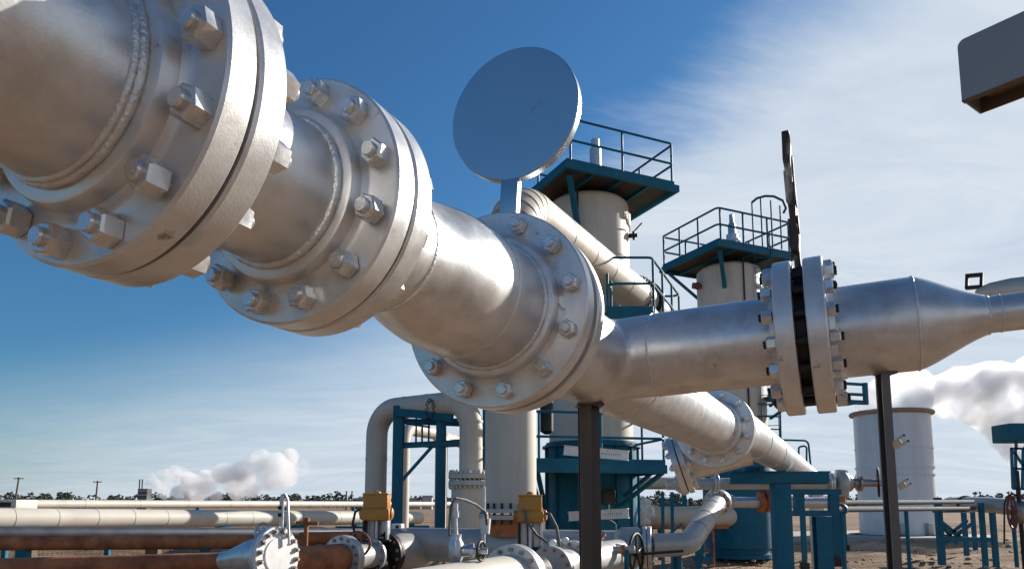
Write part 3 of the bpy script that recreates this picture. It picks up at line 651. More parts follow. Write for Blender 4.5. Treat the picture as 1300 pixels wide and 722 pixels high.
def tower_two():
    ZD = EYE + 7.78
    near = onz(912, 306, ZD); lu, lv = 3.0, 2.85
    c = near + GU * lu * .50 + GV * lv * .46; c.z = 0; r = 1.0
    T = Thing('separator_tower', 'farther cream tower with teal platform and side ladder left of the weathered plate', 'tower', c)
    shell(T, c, r, 3.0, ZD - .45, dome=.3)
    T.part('skirt', MB().lathe(c, ZZ, [(0, r + .02), (.12, r + .02), (.12, r - .1), (.3, r - .1), (.3, r + .02), (3.05, r + .02), (3.05, r)], 64), 'teal_paint')
    cs, ctr = deck(T, near, lu, lv, ZD)
    ins = [p + (ctr - p) * .03 for p in cs]
    rails(T, ins, 1.07, r=.033, closed=True, spacing=1.0)
    for p in cs:
        pp = V((p.x, p.y, 0)); d = (pp - c).normalized(); T.part('knee_brace', MB().beam(c + d * r * .98 + ZZ * (ZD - 1.15), c + d * ((pp - c).length - .25) + ZZ * (ZD - .2), .12, .09), 'teal_paint')
    v = at(929, 290, c.y - .5); v.z = 0
    T.part('vent_stack', MB().lathe(v, ZZ, [(ZD - .05, .12), (ZD + 1.0, .12), (ZD + 1.1, .07), (ZD + 1.35, .07)], 24), 'galvanised')
    T.part('vent_flange', MB().lathe(v, ZZ, [(ZD + .2, .20), (ZD + .29, .20), (ZD + .30, .15), (ZD + .42, .15), (ZD + .43, .24), (ZD + .52, .24), (ZD + .53, .18), (ZD + .68, .18)], 24), 'galvanised')
    # conduit on the shell
    q = at(944, 350, c.y - r); T.part('conduit', MB().cyl((q.x, q.y - .02, 3), (q.x, q.y - .02, ZD - .2), .025, 8), 'dark_iron')
    # nozzle left
    e = V((-.98, -.2, 0)).normalized(); nz = at(890, 366, c.y).z; q = c + e * r + ZZ * nz
    T.part('nozzle', MB().lathe(q - e * .3 - V((0, .05, 0)), e, [(0, .06), (.36, .06), (.36, .12), (.43, .12), (.45, .10), (.55, .10)], 20), 'wheel_red')
    # ladder on the right with a hooped hand-hold
    lp = at(971, 380, c.y - .8); side = V((.96, -.28, 0)).normalized(); y0 = c.y - .95
    p0, p1 = at(971, 380, y0), None; base = V((p0.x, p0.y, 1.8)); top = V((p0.x, p0.y, ZD + .1))
    ladder(T, base, top, side, .48)
    for k, hh in ((-.5, 1.5), (-.18, 1.62), (.18, 1.5), (.5, 1.3)):
        p = top + side * (.48 * k * 1.7 + .15) ; T.part('hoop_post', MB().cyl(p - ZZ * .1, p + ZZ * hh, .024, 8), 'teal_paint')
    hp = [top + side * (.48 * k * 1.7 + .15) + ZZ * hh for k, hh in ((-.5, 1.5), (-.3, 1.62), (0, 1.66), (.3, 1.62), (.62, 1.45), (.72, 1.2), (.62, 1.05))]
    T.part('hoop', MB().tube(hp, .04, 8), 'teal_paint')
    # walkway to the right behind the edge-on flanges
    wz = EYE + 3.2; w0, w1 = at(975, 500, c.y - .9), at(1097, 500, c.y + .2)
    w0.z = w1.z = wz; e = (w1 - w0).normalized()
    for dz in (0, .25, .58): T.part('walkway_rail', MB().beam(w0 + ZZ * dz, w1 + ZZ * dz, .06, .09 if dz else .14), 'teal_paint')
    T.part('walkway_deck', MB().box((w0 + w1) / 2 + V((-e.y, e.x, 0)) * .42 + ZZ * .02, ((w1 - w0).length, .8, .05), (e, V((-e.y, e.x, 0)), ZZ)), 'deck_underside')
    T.part('walkway_end', MB().beam(w1 + e * .05 - ZZ * .06, w1 + e * .05 + ZZ * .64, .1, .14, up=e), 'teal_paint')
    for k in (.12, .3): T.part('walkway_brace', MB().beam(w0 + e * .05 - ZZ * .7 * k * 3, w0.lerp(w1, k), .09, .07), 'teal_paint')
    # outer ladder stringer and the lower guard rail
    la, lb = at(990, 500, c.y - .9), at(990, 562, c.y - .9); T.part('ladder_stringer', MB().cyl(la + ZZ * .3, lb - ZZ * 1.5, .03, 8), 'teal_paint')
    for y in (512, 528, 544, 560): 
        a_ = at(962, y, c.y - .92); b_ = at(990, y + .8, c.y - .9); T.part('rung', MB().cyl(a_, b_, .022, 6), 'teal_paint')
    g = [at(990, 558, c.y - .9), at(1026, 559, c.y - .7), at(1030, 600, c.y - .7)]; T.part('handrail', MB().tube(path(g, .15), .03, 8), 'teal_paint')
    g = [at(1014, 596, c.y - .7), at(1014, 567, c.y - .7), at(1024, 565, c.y - .7), at(1024, 600, c.y - .7)]; T.part('handrail', MB().tube(path(g, .08), .03, 8), 'teal_paint')
    zl = at(1000, 600, c.y - .7).z; T.part('lower_deck', MB().box(V((at(985, 600, c.y).x, c.y - .3, zl)), (2.6, 1.3, .1)), 'teal_paint')
    T.part('deck_leg', MB().cyl((at(1018, 600, c.y - .6).x, c.y - .6, 0), (at(1018, 600, c.y - .6).x, c.y - .6, zl - .04), .05, 8), 'teal_paint')
tower_two()

# ================================================================== BIG OVERHEAD LINE, COLUMN AND HEADER
HA, HB = V((-1.88, 11.75, 0)), V((1.66, 10.15, 0)); HD = (HB - HA).normalized(); HZ = EYE - .60; HR = .25
def hdr(k): p = HA.lerp(HB, k); return V((p.x, p.y, HZ))
colp = HA + HD * ((at(650, 600, 10.95) - HA).dot(HD)); colp.z = 0
def column():
    T = Thing('vapour_line', 'wide cream column under the middle flange that bends over to the near tower', 'pipe', colp)
    r = .375; zt = EYE + 4.62
    tgt = V((TC1.x - .0, TC1.y, 0)) + V((.42, -.9, 0)) * .8; end = at(822, 372, TC1.y - .9)
    top = V((colp.x, colp.y, zt)); end = V((end.x, end.y, zt))
    T.part('riser', MB().tube([V((colp.x, colp.y, EYE - .06)), V((colp.x, colp.y, EYE + 1.6)), V((colp.x, colp.y, zt - .75))], r, 56), 'cladding', smooth=50)
    d = (end - top).normalized(); el = arc(V((colp.x, colp.y, 0)), top, end, .72, 7)
    # mitred bend: overlapping lagging bands
    rs = []; pts = []
    for i in range(len(el) - 1):
        T.part('bend_band', MB().tube([el[i] - (el[i + 1] - el[i]) * .10, el[i + 1]], [r + .012, r + .004], 48), 'cladding', smooth=50)
    p = el[-1]; L = (end - p).length; n = 6
    for i in range(n):
        T.part('lagging_section', MB().lathe(p, d, [(L * i / n - .02, r + .006), (L * i / n + .03, r + .006), (L * i / n + .03, r), (L * (i + 1) / n - .004, r)], 48), 'cladding', smooth=30)
    T.part('end_flange', MB().lathe(end - d * .35, d, [(0, r + .10), (.07, r + .10)], 48), 'dark_iron'); T.part('end_flange', MB().lathe(end - d * .24, d, [(0, r + .10), (.07, r + .10)], 48), 'cladding')
    T.part('tower_nozzle', MB().tube([end - d * .2, end + d * .6], r * .9, 40), 'cladding')
    for z, rr in ((EYE - .06, .44), (EYE - .15, .44)):
        T.part('base_flange', MB().lathe((colp.x, colp.y, z - .06), ZZ, [(0, rr), (.06, rr)], 48), 'header_paint')
    mb = MB()
    for k in range(20):
        ph = 2 * pi * k / 20; e = V((cos(ph), sin(ph), 0)); q = colp + e * .40; mb.cyl(q + ZZ * (EYE - .28), q + ZZ * (EYE + .02), .018, 6)
    T.part('bolts', mb, 'dark_iron', kind='stuff')
    T.part('stub', MB().cyl((colp.x, colp.y, HZ + .15), (colp.x, colp.y, EYE - .2), .30, 40), 'rust')
    # chain wrapped below the seam near the end, hanging from the lagging
    q = end - d * .9; a, b, dd = frame(d); mb = MB()
    for i in range(24):
        ph = radians(-60 + 150 * i / 24); c = q + (a * cos(ph) + b * sin(ph)) * (r + .03); mb.torus(c, a if i % 2 else d, .035, .011, 10, 5)
    T.part('chain', mb, 'dark_iron', kind='stuff')
column()
def header():
    T = Thing('header_pipe', 'large grey header pipe lying across behind the yellow actuators', 'pipe', (hdr(.5).x, hdr(.5).y, 0))
    T.part('pipe', MB().lathe(hdr(0), HD, [(-.12, .04), (-.10, .15), (-.05, .22), (0, HR), ((hdr(1) - hdr(0)).length, HR)], 56), 'header_paint', smooth=50)
    for k in (.1, .5, .9):
        p = hdr(k); T.part('saddle', MB().cbox((p.x, p.y, (HZ - HR) / 2 + .01), (.35, .25, HZ - HR + .02), (HD, V((-HD.y, HD.x, 0)), ZZ), .01), 'teal_paint')
    # lifting bracket with a dark bolt at the left end
    q = at(505, 668, hdr(0).y - .1); T.part('bracket', MB().cbox(q, (.18, .1, .09), (HD, V((-HD.y, HD.x, 0)), ZZ), .01), 'white_paint'); T.part('bracket_bolt', MB().cyl(q - V((0, .07, 0)), q + V((0, .06, 0)), .025, 10), 'dark_iron')
header()

# ================================================================== LEFT GANTRY AND INVERTED-U PIPES
def upipe(label, pl, Yl, pr, Yr, h, r, zl, zr, cat='pipe'):
    a = at(pl, 640, Yl); b = at(pr, 640, Yr); a.z = zl; b.z = zr
    T = Thing('looped_pipe', label, cat, (a.x, a.y, 0), 'upside-down U pipes on the left')
    at_, bt = V((a.x, a.y, EYE + h)), V((b.x, b.y, EYE + h))
    pts = path([a, at_, bt, b], .55, 10); T.part('pipe', MB().tube(pts, r, 40), 'cladding', smooth=50)
    for p, n in ((a, at_), (b, bt)):
        for k in (.35, .7): c = p.lerp(n, k); T.part('lagging_band', MB().lathe(c, ZZ, [(0, r + .006), (.05, r + .006)], 40), 'cladding')
    d = (bt - at_).normalized()
    for k in (.3, .55, .8): T.part('lagging_band', MB().lathe(at_.lerp(bt, k), d, [(0, r + .006), (.05, r + .006)], 40), 'cladding')
    return T, a, b
T, ua, ub = upipe('cream upside-down U pipe whose right leg drops into the bolted vessel', 476.5, 16.0, 597.5, 14.5, 2.02, .228, 0, EYE + .55)
upipe('second cream upside-down U pipe half hidden behind the teal gantry', 511, 27.0, 559, 29.5, 2.75, .23, 0, 0)
upipe('added third cream upside-down U pipe, a shadow caster mostly hidden behind the right gantry post', 560, 30.5, 590, 34.0, 2.75, .24, 0, 0)  # mostly hidden loop, added for its shadow on the cream pipeline
upipe('added fourth cream upside-down U pipe, a shadow caster hidden behind the bolted vessel', 602, 31.2, 606, 35.5, 2.75, .36, 0, 0)  # unseen loop, added to throw another shadow along that pipeline
def vessel():
    c = V((ub.x, ub.y, 0)); T = Thing('pot_vessel', 'squat grey-brown vessel with bolted lid under the right leg of the U pipe', 'vessel', c)
    r = .375; zt = EYE + .56
    T.part('body', MB().lathe(c, ZZ, [(.2, r), (zt - .2, r)], 48), 'cladding')
    for z in (zt - .2, zt - .07): T.part('flange', MB().lathe(c, ZZ, [(z, r + .05), (z + .01, r + .06), (z + .085, r + .06), (z + .095, r + .05)], 48), 'header_paint')
    mb = MB()
    for k in range(28):
        ph = 2 * pi * k / 28; q = c + V((cos(ph), sin(ph), 0)) * (r + .03); mb.cyl(q + ZZ * (zt - .27), q + ZZ * (zt + .1), .017, 6)
        mb.lathe(q + ZZ * (zt + .026), ZZ, [(0, .03), (.035, .03)], 6); mb.lathe(q + ZZ * (zt - .24), ZZ, [(0, .03), (.035, .03)], 6)
    T.part('bolts', mb, 'header_paint', kind='stuff')
    T.part('base', MB().lathe(c, ZZ, [(0, r * .8), (.2, r * .8)], 32), 'teal_paint')
vessel()
def gantry():
    Y1, Y2 = 16.4, 17.2
    p1, p2 = at(504, 640, 15.4), at(559, 640, 15.0); p3, p4 = at(520, 640, 18.2), at(640, 640, 14.8)
    T = Thing('teal_gantry', 'teal steel access gantry with railing between the cream U pipes', 'platform', (p1.x, p1.y, 0))
    z1 = at(504, 515, 15.4).z; z2 = at(559, 528, 15.0).z
    T.part('post', MB().ibeam((p1.x, p1.y, 0), (p1.x, p1.y, z1), .20, .20, .02, up=V((0, 1, 0))), 'teal_paint')
    T.part('post', MB().ibeam((p2.x, p2.y, 0), (p2.x, p2.y, z2), .19, .19, .02, up=V((0, 1, 0))), 'teal_paint')
    d0, d1 = at(510, 563, 15.4), at(590, 569, 14.6); d1.z = d0.z; e = (d1 - d0).normalized(); bk = V((-e.y, e.x, 0))
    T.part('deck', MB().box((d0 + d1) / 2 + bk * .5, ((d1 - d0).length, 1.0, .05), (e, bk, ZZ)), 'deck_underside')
    T.part('edge_beam', MB().beam(d0 - ZZ * .05, d1 - ZZ * .05, .06, .09), 'teal_paint')
    rails(T, [d0 + bk * .95, d0, d1], .83, r=.022, spacing=.62, toe=False)
    t0, t1 = at(505, 524, 15.4), at(575, 531, 14.9); T.part('top_beam', MB().beam(t0 - V((0, .13, 0)), t1 - V((0, .13, 0)), .1, .16), 'teal_paint')
    t0, t1 = at(505, 534, 16.4), at(600, 538, 15.6); T.part('top_beam', MB().beam(t0, t1, .1, .12), 'teal_paint')
    b0, b1 = at(508, 612, 15.3), at(548, 567, 15.1); T.part('brace', MB().beam(b0, b1, .055, .055), 'teal_paint')
    q = at(546, 520, 14.7); mb = MB()
    for i in range(18):
        ph = 2 * pi * i / 18; mb.torus(q + V((.07 * cos(ph), 0, .20 * sin(ph))), V((0, 1, 0)) if i % 2 else V((1, 0, 1)), .03, .009, 10, 5)
    T.part('chain', mb, 'dark_iron', kind='stuff')
    g = [at(612, 575, 14.0), at(612, 512, 14.0)]; 
    T.part('post', MB().beam(V((g[0].x, 14.9, 0)), V((g[0].x, 14.9, EYE + 2.0)), .06, .06), 'teal_paint')
gantry()

# ================================================================== OVERHEAD SIDE PLATFORM RIGHT OF TOWER ONE
def side_platform():
    zf = EYE + 3.62; n0 = onz(770, 396, zf); n1 = onz(829, 396, zf); d = V((.39, .92, 0)); f1 = n1 + d * 2.9; f0 = n0 + d * 2.9
    T = Thing('side_platform', 'small teal stair-head platform with bent railing above the branch pipe', 'platform', (n1.x, n1.y, 0))
    c = (n0 + f1) / 2; a = (n1 - n0).normalized()
    T.part('deck', MB().add([n0, n1, f1, f0] + [p - ZZ * .05 for p in (n0, n1, f1, f0)], [(0, 1, 2, 3), (7, 6, 5, 4), (0, 4, 5, 1), (1, 5, 6, 2), (2, 6, 7, 3), (3, 7, 4, 0)]), 'deck_underside', smooth=0)
    for p, q in ((n0, n1), (n1, f1), (n0, f0)): T.part('edge_beam', MB().beam(p - ZZ * .06, q - ZZ * .06, .06, .13), 'teal_paint')
    rails(T, [n0 + d * .35, n0, n1, f1, f0.lerp(f1, .2)], 1.07, r=.026, spacing=1.0, corner=.14)
    for k in (.2, .8): 
        p = n0.lerp(f0, k); T.part('bracket', MB().beam(p - ZZ * .1, p - ZZ * 1.1 + V((-.25, 1.3, 0)) * 1.0, .08, .08), 'teal_paint')
    q = at(750, 640, n0.y + .4); T.part('leg', MB().cyl((q.x, q.y, 0), (q.x, q.y, zf - .1), .06, 12), 'teal_paint'); T.part('edge_beam', MB().beam((q.x, q.y, zf - .1), (n0.x, n0.y + .4, zf - .1), .08, .08), 'teal_paint')
side_platform()

# ================================================================== RIGHT MIDDLE: T SUPPORT, FRAME, VALVES, LINES
def t_support():
    c = at(990, 606, 9.05); w = 1.19; T = Thing('pipe_support', 'teal T-shaped pipe support under the receding silver pipe', 'support', (c.x, c.y, 0))
    zt = c.z + .076; l, r = at(927, 606, 9.05), at(1050, 605, 9.05)
    T.part('crossbeam', MB().ibeam(V((l.x, c.y, c.z)), V((r.x, c.y + .05, c.z)), .16, .152, .012), 'teal_paint')
    T.part('crossbeam_plate', MB().box(((l.x + r.x) / 2, c.y - .055, c.z), (r.x - l.x, .02, .125)), 'teal_paint')
    T.part('post', MB().cbox((c.x, c.y + .01, (zt - .15) / 2), (.205, .19, zt - .152), ch=.012), 'teal_paint')
    T.part('shoe', MB().cbox((at(955, 595, 9.05).x, c.y + .05, zt + .03), (.18, .16, .055), ch=.004), 'teal_paint')
t_support()
def frame_support():
    Y = 10.2; T = Thing('pipe_support', 'teal H-shaped frame on a thick post right of the T-shaped support', 'support', (at(1043, 640, Y).x, Y, 0))
    g = lambda x, y: at(x, y, Y)
    T.part('top_beam', MB().beam(g(1005, 624), g(1066, 624), .12, .075), 'teal_paint'); T.part('bottom_beam', MB().beam(g(1004, 651), g(1064, 651), .12, .075), 'teal_paint')
    for x in (1014, 1058): T.part('upright', MB().beam(g(x, 648), g(x, 627), .12, .10, up=V((0, 1, 0))), 'teal_paint')
    p = g(1043, 655); T.part('post', MB().ibeam((p.x, Y, 0), (p.x, Y, p.z), .21, .16, .02, up=V((0, 1, 0))), 'teal_paint')
frame_support()
def far_post(label, x, Y, ytop, w=.14):
    p = at(x, ytop, Y); T = Thing('small_support', label, 'support', (p.x, Y, 0), 'thin teal posts behind the frame')
    T.part('post', MB().beam((p.x, Y, .2), (p.x, Y, p.z), w, w, up=V((0, 1, 0))), 'teal_paint'); T.part('footing', MB().cbox((p.x, Y, .08), (w * 1.9, w * 1.9, .26), ch=.02), 'dark_iron')
far_post('thin teal post seen through the gap left of the H-shaped frame post', 1017.5, 18.5, 632, .10)
far_post('teal post on a black footing right of the H-shaped frame', 1060, 20.5, 642, .15)
far_post('farther teal post on black footing just left of the tank', 1069, 26.5, 634, .14)

def valve_line():
    Y = 11.0; p0, p1 = at(872, 614, Y), at(1058, 613, Y); e = (p1 - p0).normalized()
    T = Thing('valve_line', 'horizontal silver pipe behind the T-shaped support ending in a gate valve with side wheel', 'pipe', ((p0.x + p1.x) / 2, Y, 0))
    T.part('pipe', MB().tube([p0 - e * .3, p1], .085, 32), 'header_paint')
    small_flange(T, at(1053, 613, Y), e, .155, .03, 8); small_flange(T, at(908, 613, Y), e, .14, .03, 8)
    c = at(1068, 613, Y); T.part('valve_body', MB().lathe(c - e * .09, e, [(0, .10), (.02, .16), (.06, .19), (.12, .19), (.16, .16), (.18, .10)], 28), 'header_paint', smooth=60)
    T.part('valve_neck', MB().cbox(c, (.17, .18, .40), ch=.04), 'header_paint')
    T.part('bonnet', MB().lathe(c + e * .08, e, [(0, .13), (.05, .12), (.1, .07), (.16, .07), (.16, .12), (.20, .12), (.20, .06), (.5, .05)], 28), 'old_nut')
    for k in (-1, 1): T.part('yoke', MB().beam(c + e * .22 + ZZ * .075 * k, c + e * .46 + ZZ * .05 * k, .03, .02), 'galvanised')
    w = at(1115, 611.5, Y); handwheel(T, w, V((.91, -.41, 0)), .205, 'dark_iron', stem=None); T.part('stem', MB().cyl(c + e * .3, w + e * .16, .02, 10), 'dark_iron')
    T.part('drip_leg', MB().cyl(c - ZZ * .1, c - ZZ * .28, .05, 12), 'rust')
valve_line()
def lower_lines():
    Y = 12.3; e = V((1, 0, 0)); 
    T = Thing('process_line', 'lower shiny pipe through the H-shaped frame running right past the tank', 'pipe', (at(990, 637, Y).x, Y, 0))
    p = [at(912, 637, Y), at(1062, 638, Y), at(1235, 636.5, 20.5)]
    T.part('pipe', MB().tube([p[0], p[1]], .088, 28), 'galvanised'); T.part('pipe_extension', MB().tube([p[1] + V((-.1, 0, 0)), p[1] + V((.25, .3, 0)), p[2]], [.055, .05, .05], 20), 'dull_grey')
    T.part('clamp', MB().lathe(at(970, 637, Y), e, [(-.09, .10), (-.09, .165), (-.03, .165), (-.03, .12), (.03, .12), (.03, .165), (.09, .165), (.09, .10)], 28), 'rust')
    T.part('valve_top', MB().lathe(at(970, 629, Y), ZZ, [(0, .06), (.1, .06), (.1, .09), (.16, .09)], 16), 'wheel_red')
    T.part('sleeve', MB().lathe(at(930, 637, Y), e, [(-.08, .12), (.0, .12)], 28), 'header_paint')
    T = Thing('process_line', 'lowest thin pipe running right past the tank to the teal rack', 'pipe', (at(1150, 645, 14).x, 14, 0))
    T.part('pipe', MB().tube([at(1062, 646, 12.3), at(1080, 646, 12.8), at(1240, 645, 21)], [.05] * 3, 20), 'dull_grey')
    T.part('clamp', MB().lathe(at(1069, 646, 12.5), V((.6, .8, 0)), [(-.04, .09), (.04, .09)], 20), 'teal_paint')
    for x, yy in ((1068, 12.5), (1150, 15.6)): q = at(x, 646, yy); T.part('stanchion', MB().cyl((q.x, q.y, 0), (q.x, q.y, q.z), .04, 10), 'teal_paint')
lower_lines()
def rising_pipe():
    T = Thing('rising_pipe', 'grey lagged pipe rising diagonally from the big wheel valve to the right', 'pipe', (at(850, 692, 10).x, 10, 0))
    pts = path([at(826, 692, 10.0), at(874, 690, 10.1), at(912, 635, 11.9)], .30, 8); T.part('pipe', MB().tube(pts, .155, 36), 'header_paint', smooth=50)
    for k in (.25, .5, .75): p = at(874, 690, 10.1).lerp(at(912, 635, 11.9), k); d = at(912, 635, 11.9) - at(874, 690, 10.1); T.part('band', MB().lathe(p, d, [(0, .160), (.03, .160)], 36), 'header_paint')
    c = at(822, 694, 9.98); small_flange(T, c, V((.95, -.2, 0)), .275, .05, 14, gap=.012)
    T.part('valve_body', MB().lathe(at(822, 694, 9.98) - V((.42, -.1, 0)), V((.95, -.2, 0)), [(0, .2), (.1, .26), (.3, .26), (.4, .2)], 32), 'header_paint', smooth=60)
    w = at(808, 702, 9.45); handwheel(T, w, V((.86, -.5, 0)), .245, 'dark_iron', r=.018); T.part('stem', MB().cyl(w - V((-.1, .05, 0)), w + V((.62, .18, 0.02)), .018, 10), 'dark_iron')
    T.part('stem_guide', MB().cyl(w, w + V((.0, .4, 0)), .03, 10), 'dark_iron')
    small_flange(T, at(911, 637, 11.85), d, .21, .04, 12)
    T.part('end_elbow', MB().tube(path([at(911, 637, 11.85), at(914, 633, 12.1), at(922, 637, 12.3)], .06, 4), .12, 24), 'header_paint', smooth=60)
    q = at(860, 705, 10.1); T.part('prop', MB().cyl((q.x, q.y, 0), (q.x, q.y, q.z + .1), .06, 10), 'teal_paint')
rising_pipe()
def back_pipes():
    T = Thing('background_pipe', 'upper brown-grey pipe far behind the lower platform braces', 'pipe', (at(840, 613, 27).x, 27, 0))
    T.part('pipe', MB().tube([at(700, 613, 27), at(905, 613, 27)], .22, 24), 'cladding'); 
    for x in (800, 868): q = at(x, 620, 27); T.part('leg', MB().beam((q.x, 27, 0), (q.x, 27, q.z + .1), .15, .15, up=V((0, 1, 0))), 'teal_paint')
    T = Thing('background_pipe', 'lower brown-grey pipe with torn white lagging between the two towers', 'pipe', (at(860, 655, 22).x, 22, 0))
    T.part('pipe', MB().tube([at(806, 655, 22), at(905, 655, 22), at(985, 655, 24)], .30, 28), 'cladding')
    mb = MB(); c = at(819, 650, 21.6); bm = bmesh.new(); bmesh.ops.create_icosphere(bm, subdivisions=3, radius=1)
    vs = [c + V((v.co.x * .26, v.co.y * .22, v.co.z * .38)) * (1 + .55 * noise.noise(v.co * 2.3)) for v in bm.verts]; bm.verts.index_update(); mb.add(vs, [[v.index for v in f.verts] for f in bm.faces]); bm.free()
    T.part('torn_lagging', mb, 'torn_lagging', smooth=25)
    for x in (838, 890): q = at(x, 660, 22); T.part('leg', MB().beam((q.x, 22.1, 0), (q.x, 22.1, q.z), .12, .12, up=V((0, 1, 0))), 'teal_paint')
    T = Thing('background_pipe', 'thin rust-red pipe low behind the big wheel valve', 'pipe', (at(860, 669, 20).x, 20, 0))
    T.part('pipe', MB().tube([at(790, 669, 20.5), at(925, 668, 20)], .055, 16), 'rust')
    for x in (815, 905): q = at(x, 669, 20.2); T.part('leg', MB().cyl((q.x, q.y, 0), (q.x, q.y, q.z), .03, 8), 'rust')
    # small teal trestle seen between pipe and tower
    g = lambda x, y: at(x, y, 17.5)
    T = Thing('trestle', 'little teal trestle frame between the rising pipe and the near tower', 'support', (g(850, 690).x, 17.5, 0))
    for x in (841, 853): T.part('post', MB().beam(V((g(x, 690).x, 17.5, 0)), g(x, 624), .07, .07, up=V((0, 1, 0))), 'teal_paint')
    for y in (634, 641): T.part('rail', MB().beam(g(836, y), g(872, y), .04, .05), 'teal_paint')
    T.part('brace', MB().beam(g(842, 684), g(866, 664), .05, .05), 'teal_paint'); T.part('rail', MB().beam(g(841, 683), g(842, 640), .05, .05, up=V((0, 1, 0))), 'teal_paint')
    T = Thing('trestle', 'low teal trestle beside the skirt of the farther tower', 'support', (at(886, 690, 19).x, 19, 0))
    g = lambda x, y: at(x, y, 19)
    T.part('post', MB().beam(V((g(886, 690).x, 19, 0)), g(886, 668), .14, .14, up=V((0, 1, 0))), 'teal_paint'); T.part('rail', MB().beam(g(880, 709), g(905, 709), .08, .10), 'teal_paint'); T.part('brace', MB().beam(g(887, 672), g(900, 690), .05, .05), 'teal_paint')
back_pipes()

# ================================================================== TANK, RACK, STEAM
TKY = 37.0
def tank():
    c = at(1138.5, 640, TKY); c.z = 0; r = 44.5 / F_PX * TKY; zt = at(1138, 524, TKY).z; zb = 0
    T = Thing('steel_tank', 'tall cylindrical galvanised tank with steam leaving its open top', 'tank', c)
    h = zt; prof = [(0, r), (h * .49, r), (h * .49, r + .05), (h * .505, r + .05), (h * .505, r), (h * .545, r), (h * .545, r + .05), (h * .56, r + .05), (h * .56, r), (h * .70, r), (h * .70, r + .035), (h * .708, r + .035), (h * .708, r), (h * .95, r), (h, r), (h, r - .05), (h - .6, r - .05)]
    T.part('shell', MB().lathe(c, ZZ, prof, 96, cap0=False, cap1=False), 'tank_steel', smooth=28)
    T.part('rim', MB().torus(c + ZZ * (h - .05), ZZ, r + .09, .11, 96, 8), 'tank_rim')
    T.part('cone', MB().lathe(c, ZZ, [(h - .55, r - .06), (h - .9, r * .5)], 64), 'tank_steel')
    T.part('foundation', MB().lathe(c, ZZ, [(-.1, r + .5), (.16, r + .5), (.16, r)], 72), 'concrete')
    for ph in (-110, -72): 
        e = V((cos(radians(ph)), sin(radians(ph)), 0)); T.part('anchor_lug', MB().cbox(c + e * (r + .08) + ZZ * .45, (.22, .3, .55), (e, ZZ.cross(e), ZZ), .02), 'header_paint')
    return c, r, h
TKC, TKR, TKH = tank()
def apron():
    p = [onz(985, 686, .0), onz(1095, 686, .0), onz(1250, 690, .0), onz(1260, 683, .0), onz(1100, 676, 0), onz(985, 678, .0)]
    mb = MB(); n = len(p); mb.add([q + ZZ * .16 for q in p] + [q - ZZ * .15 for q in p], [tuple(range(n)), tuple(range(2 * n - 1, n - 1, -1))] + [(i, (i + 1) % n, n + (i + 1) % n, n + i) for i in range(n)])
    structure('concrete_apron', mb, 'concrete', smooth=0)
apron()
def rack():
    Y = 21.0; T = Thing('pipe_rack', 'teal braced pipe rack on the ground right of the tank', 'rack', (at(1205, 680, Y).x, Y, 0))
    g = lambda x, y, Yq=21.0: at(x, y, Yq)
    def post(x, y0, Yq, w=.12): q = g(x, y0, Yq); T.part('post', MB().beam((q.x, Yq, -.02), (q.x, Yq, q.z), w, w, up=V((0, 1, 0))), 'teal_paint')
    post(1190, 631, 20.5, .15); post(1222.5, 640, 24, .12); post(1234, 642, 27, .12); post(1245, 638, 20.0, .11); post(1259.5, 650, 19.0, .11)
    for a, b in (((1193, 688), (1228, 660)), ((1193, 660), (1228, 688)), ((1200, 690), (1234, 664)), ((1197, 668), (1215, 690))): T.part('brace', MB().beam(g(*a, 22.5), g(*b, 22.5), .08, .08), 'teal_paint')
    T.part('sill_beam', MB().beam(g(1192, 683, 22.5), g(1262, 685, 22.5), .12, .14), 'teal_paint'); T.part('top_beam', MB().beam(g(1186, 648, 20.8), g(1232, 648, 22.4), .1, .1), 'teal_paint')
    T.part('gusset', MB().tube(arc(g(1195, 664, 22.4), g(1211, 684, 22.4), g(1228, 664, 22.4), .3, 8), .045, 6), 'teal_paint')
    T = Thing('lagged_pipe', 'thick grey lagged pipe on the rack running off the right edge', 'pipe', (g(1260, 645, 20).x, 20, 0))
    pts = [g(1205, 640, 23), g(1226, 639, 21.5), g(1262, 641, 20), g(1330, 648, 18.2)]
    T.part('pipe', MB().tube(pts, .21, 28), 'header_paint'); d = pts[1] - pts[0]; T.part('end_band', MB().lathe(pts[1], d, [(-.05, .235), (.08, .235)], 28), 'dark_iron')
    for x, yq in ((1285, 19.3),): q = g(x, 645, yq); T.part('leg', MB().cyl((q.x, q.y, 0), (q.x, q.y, q.z), .05, 10), 'teal_paint')
rack()
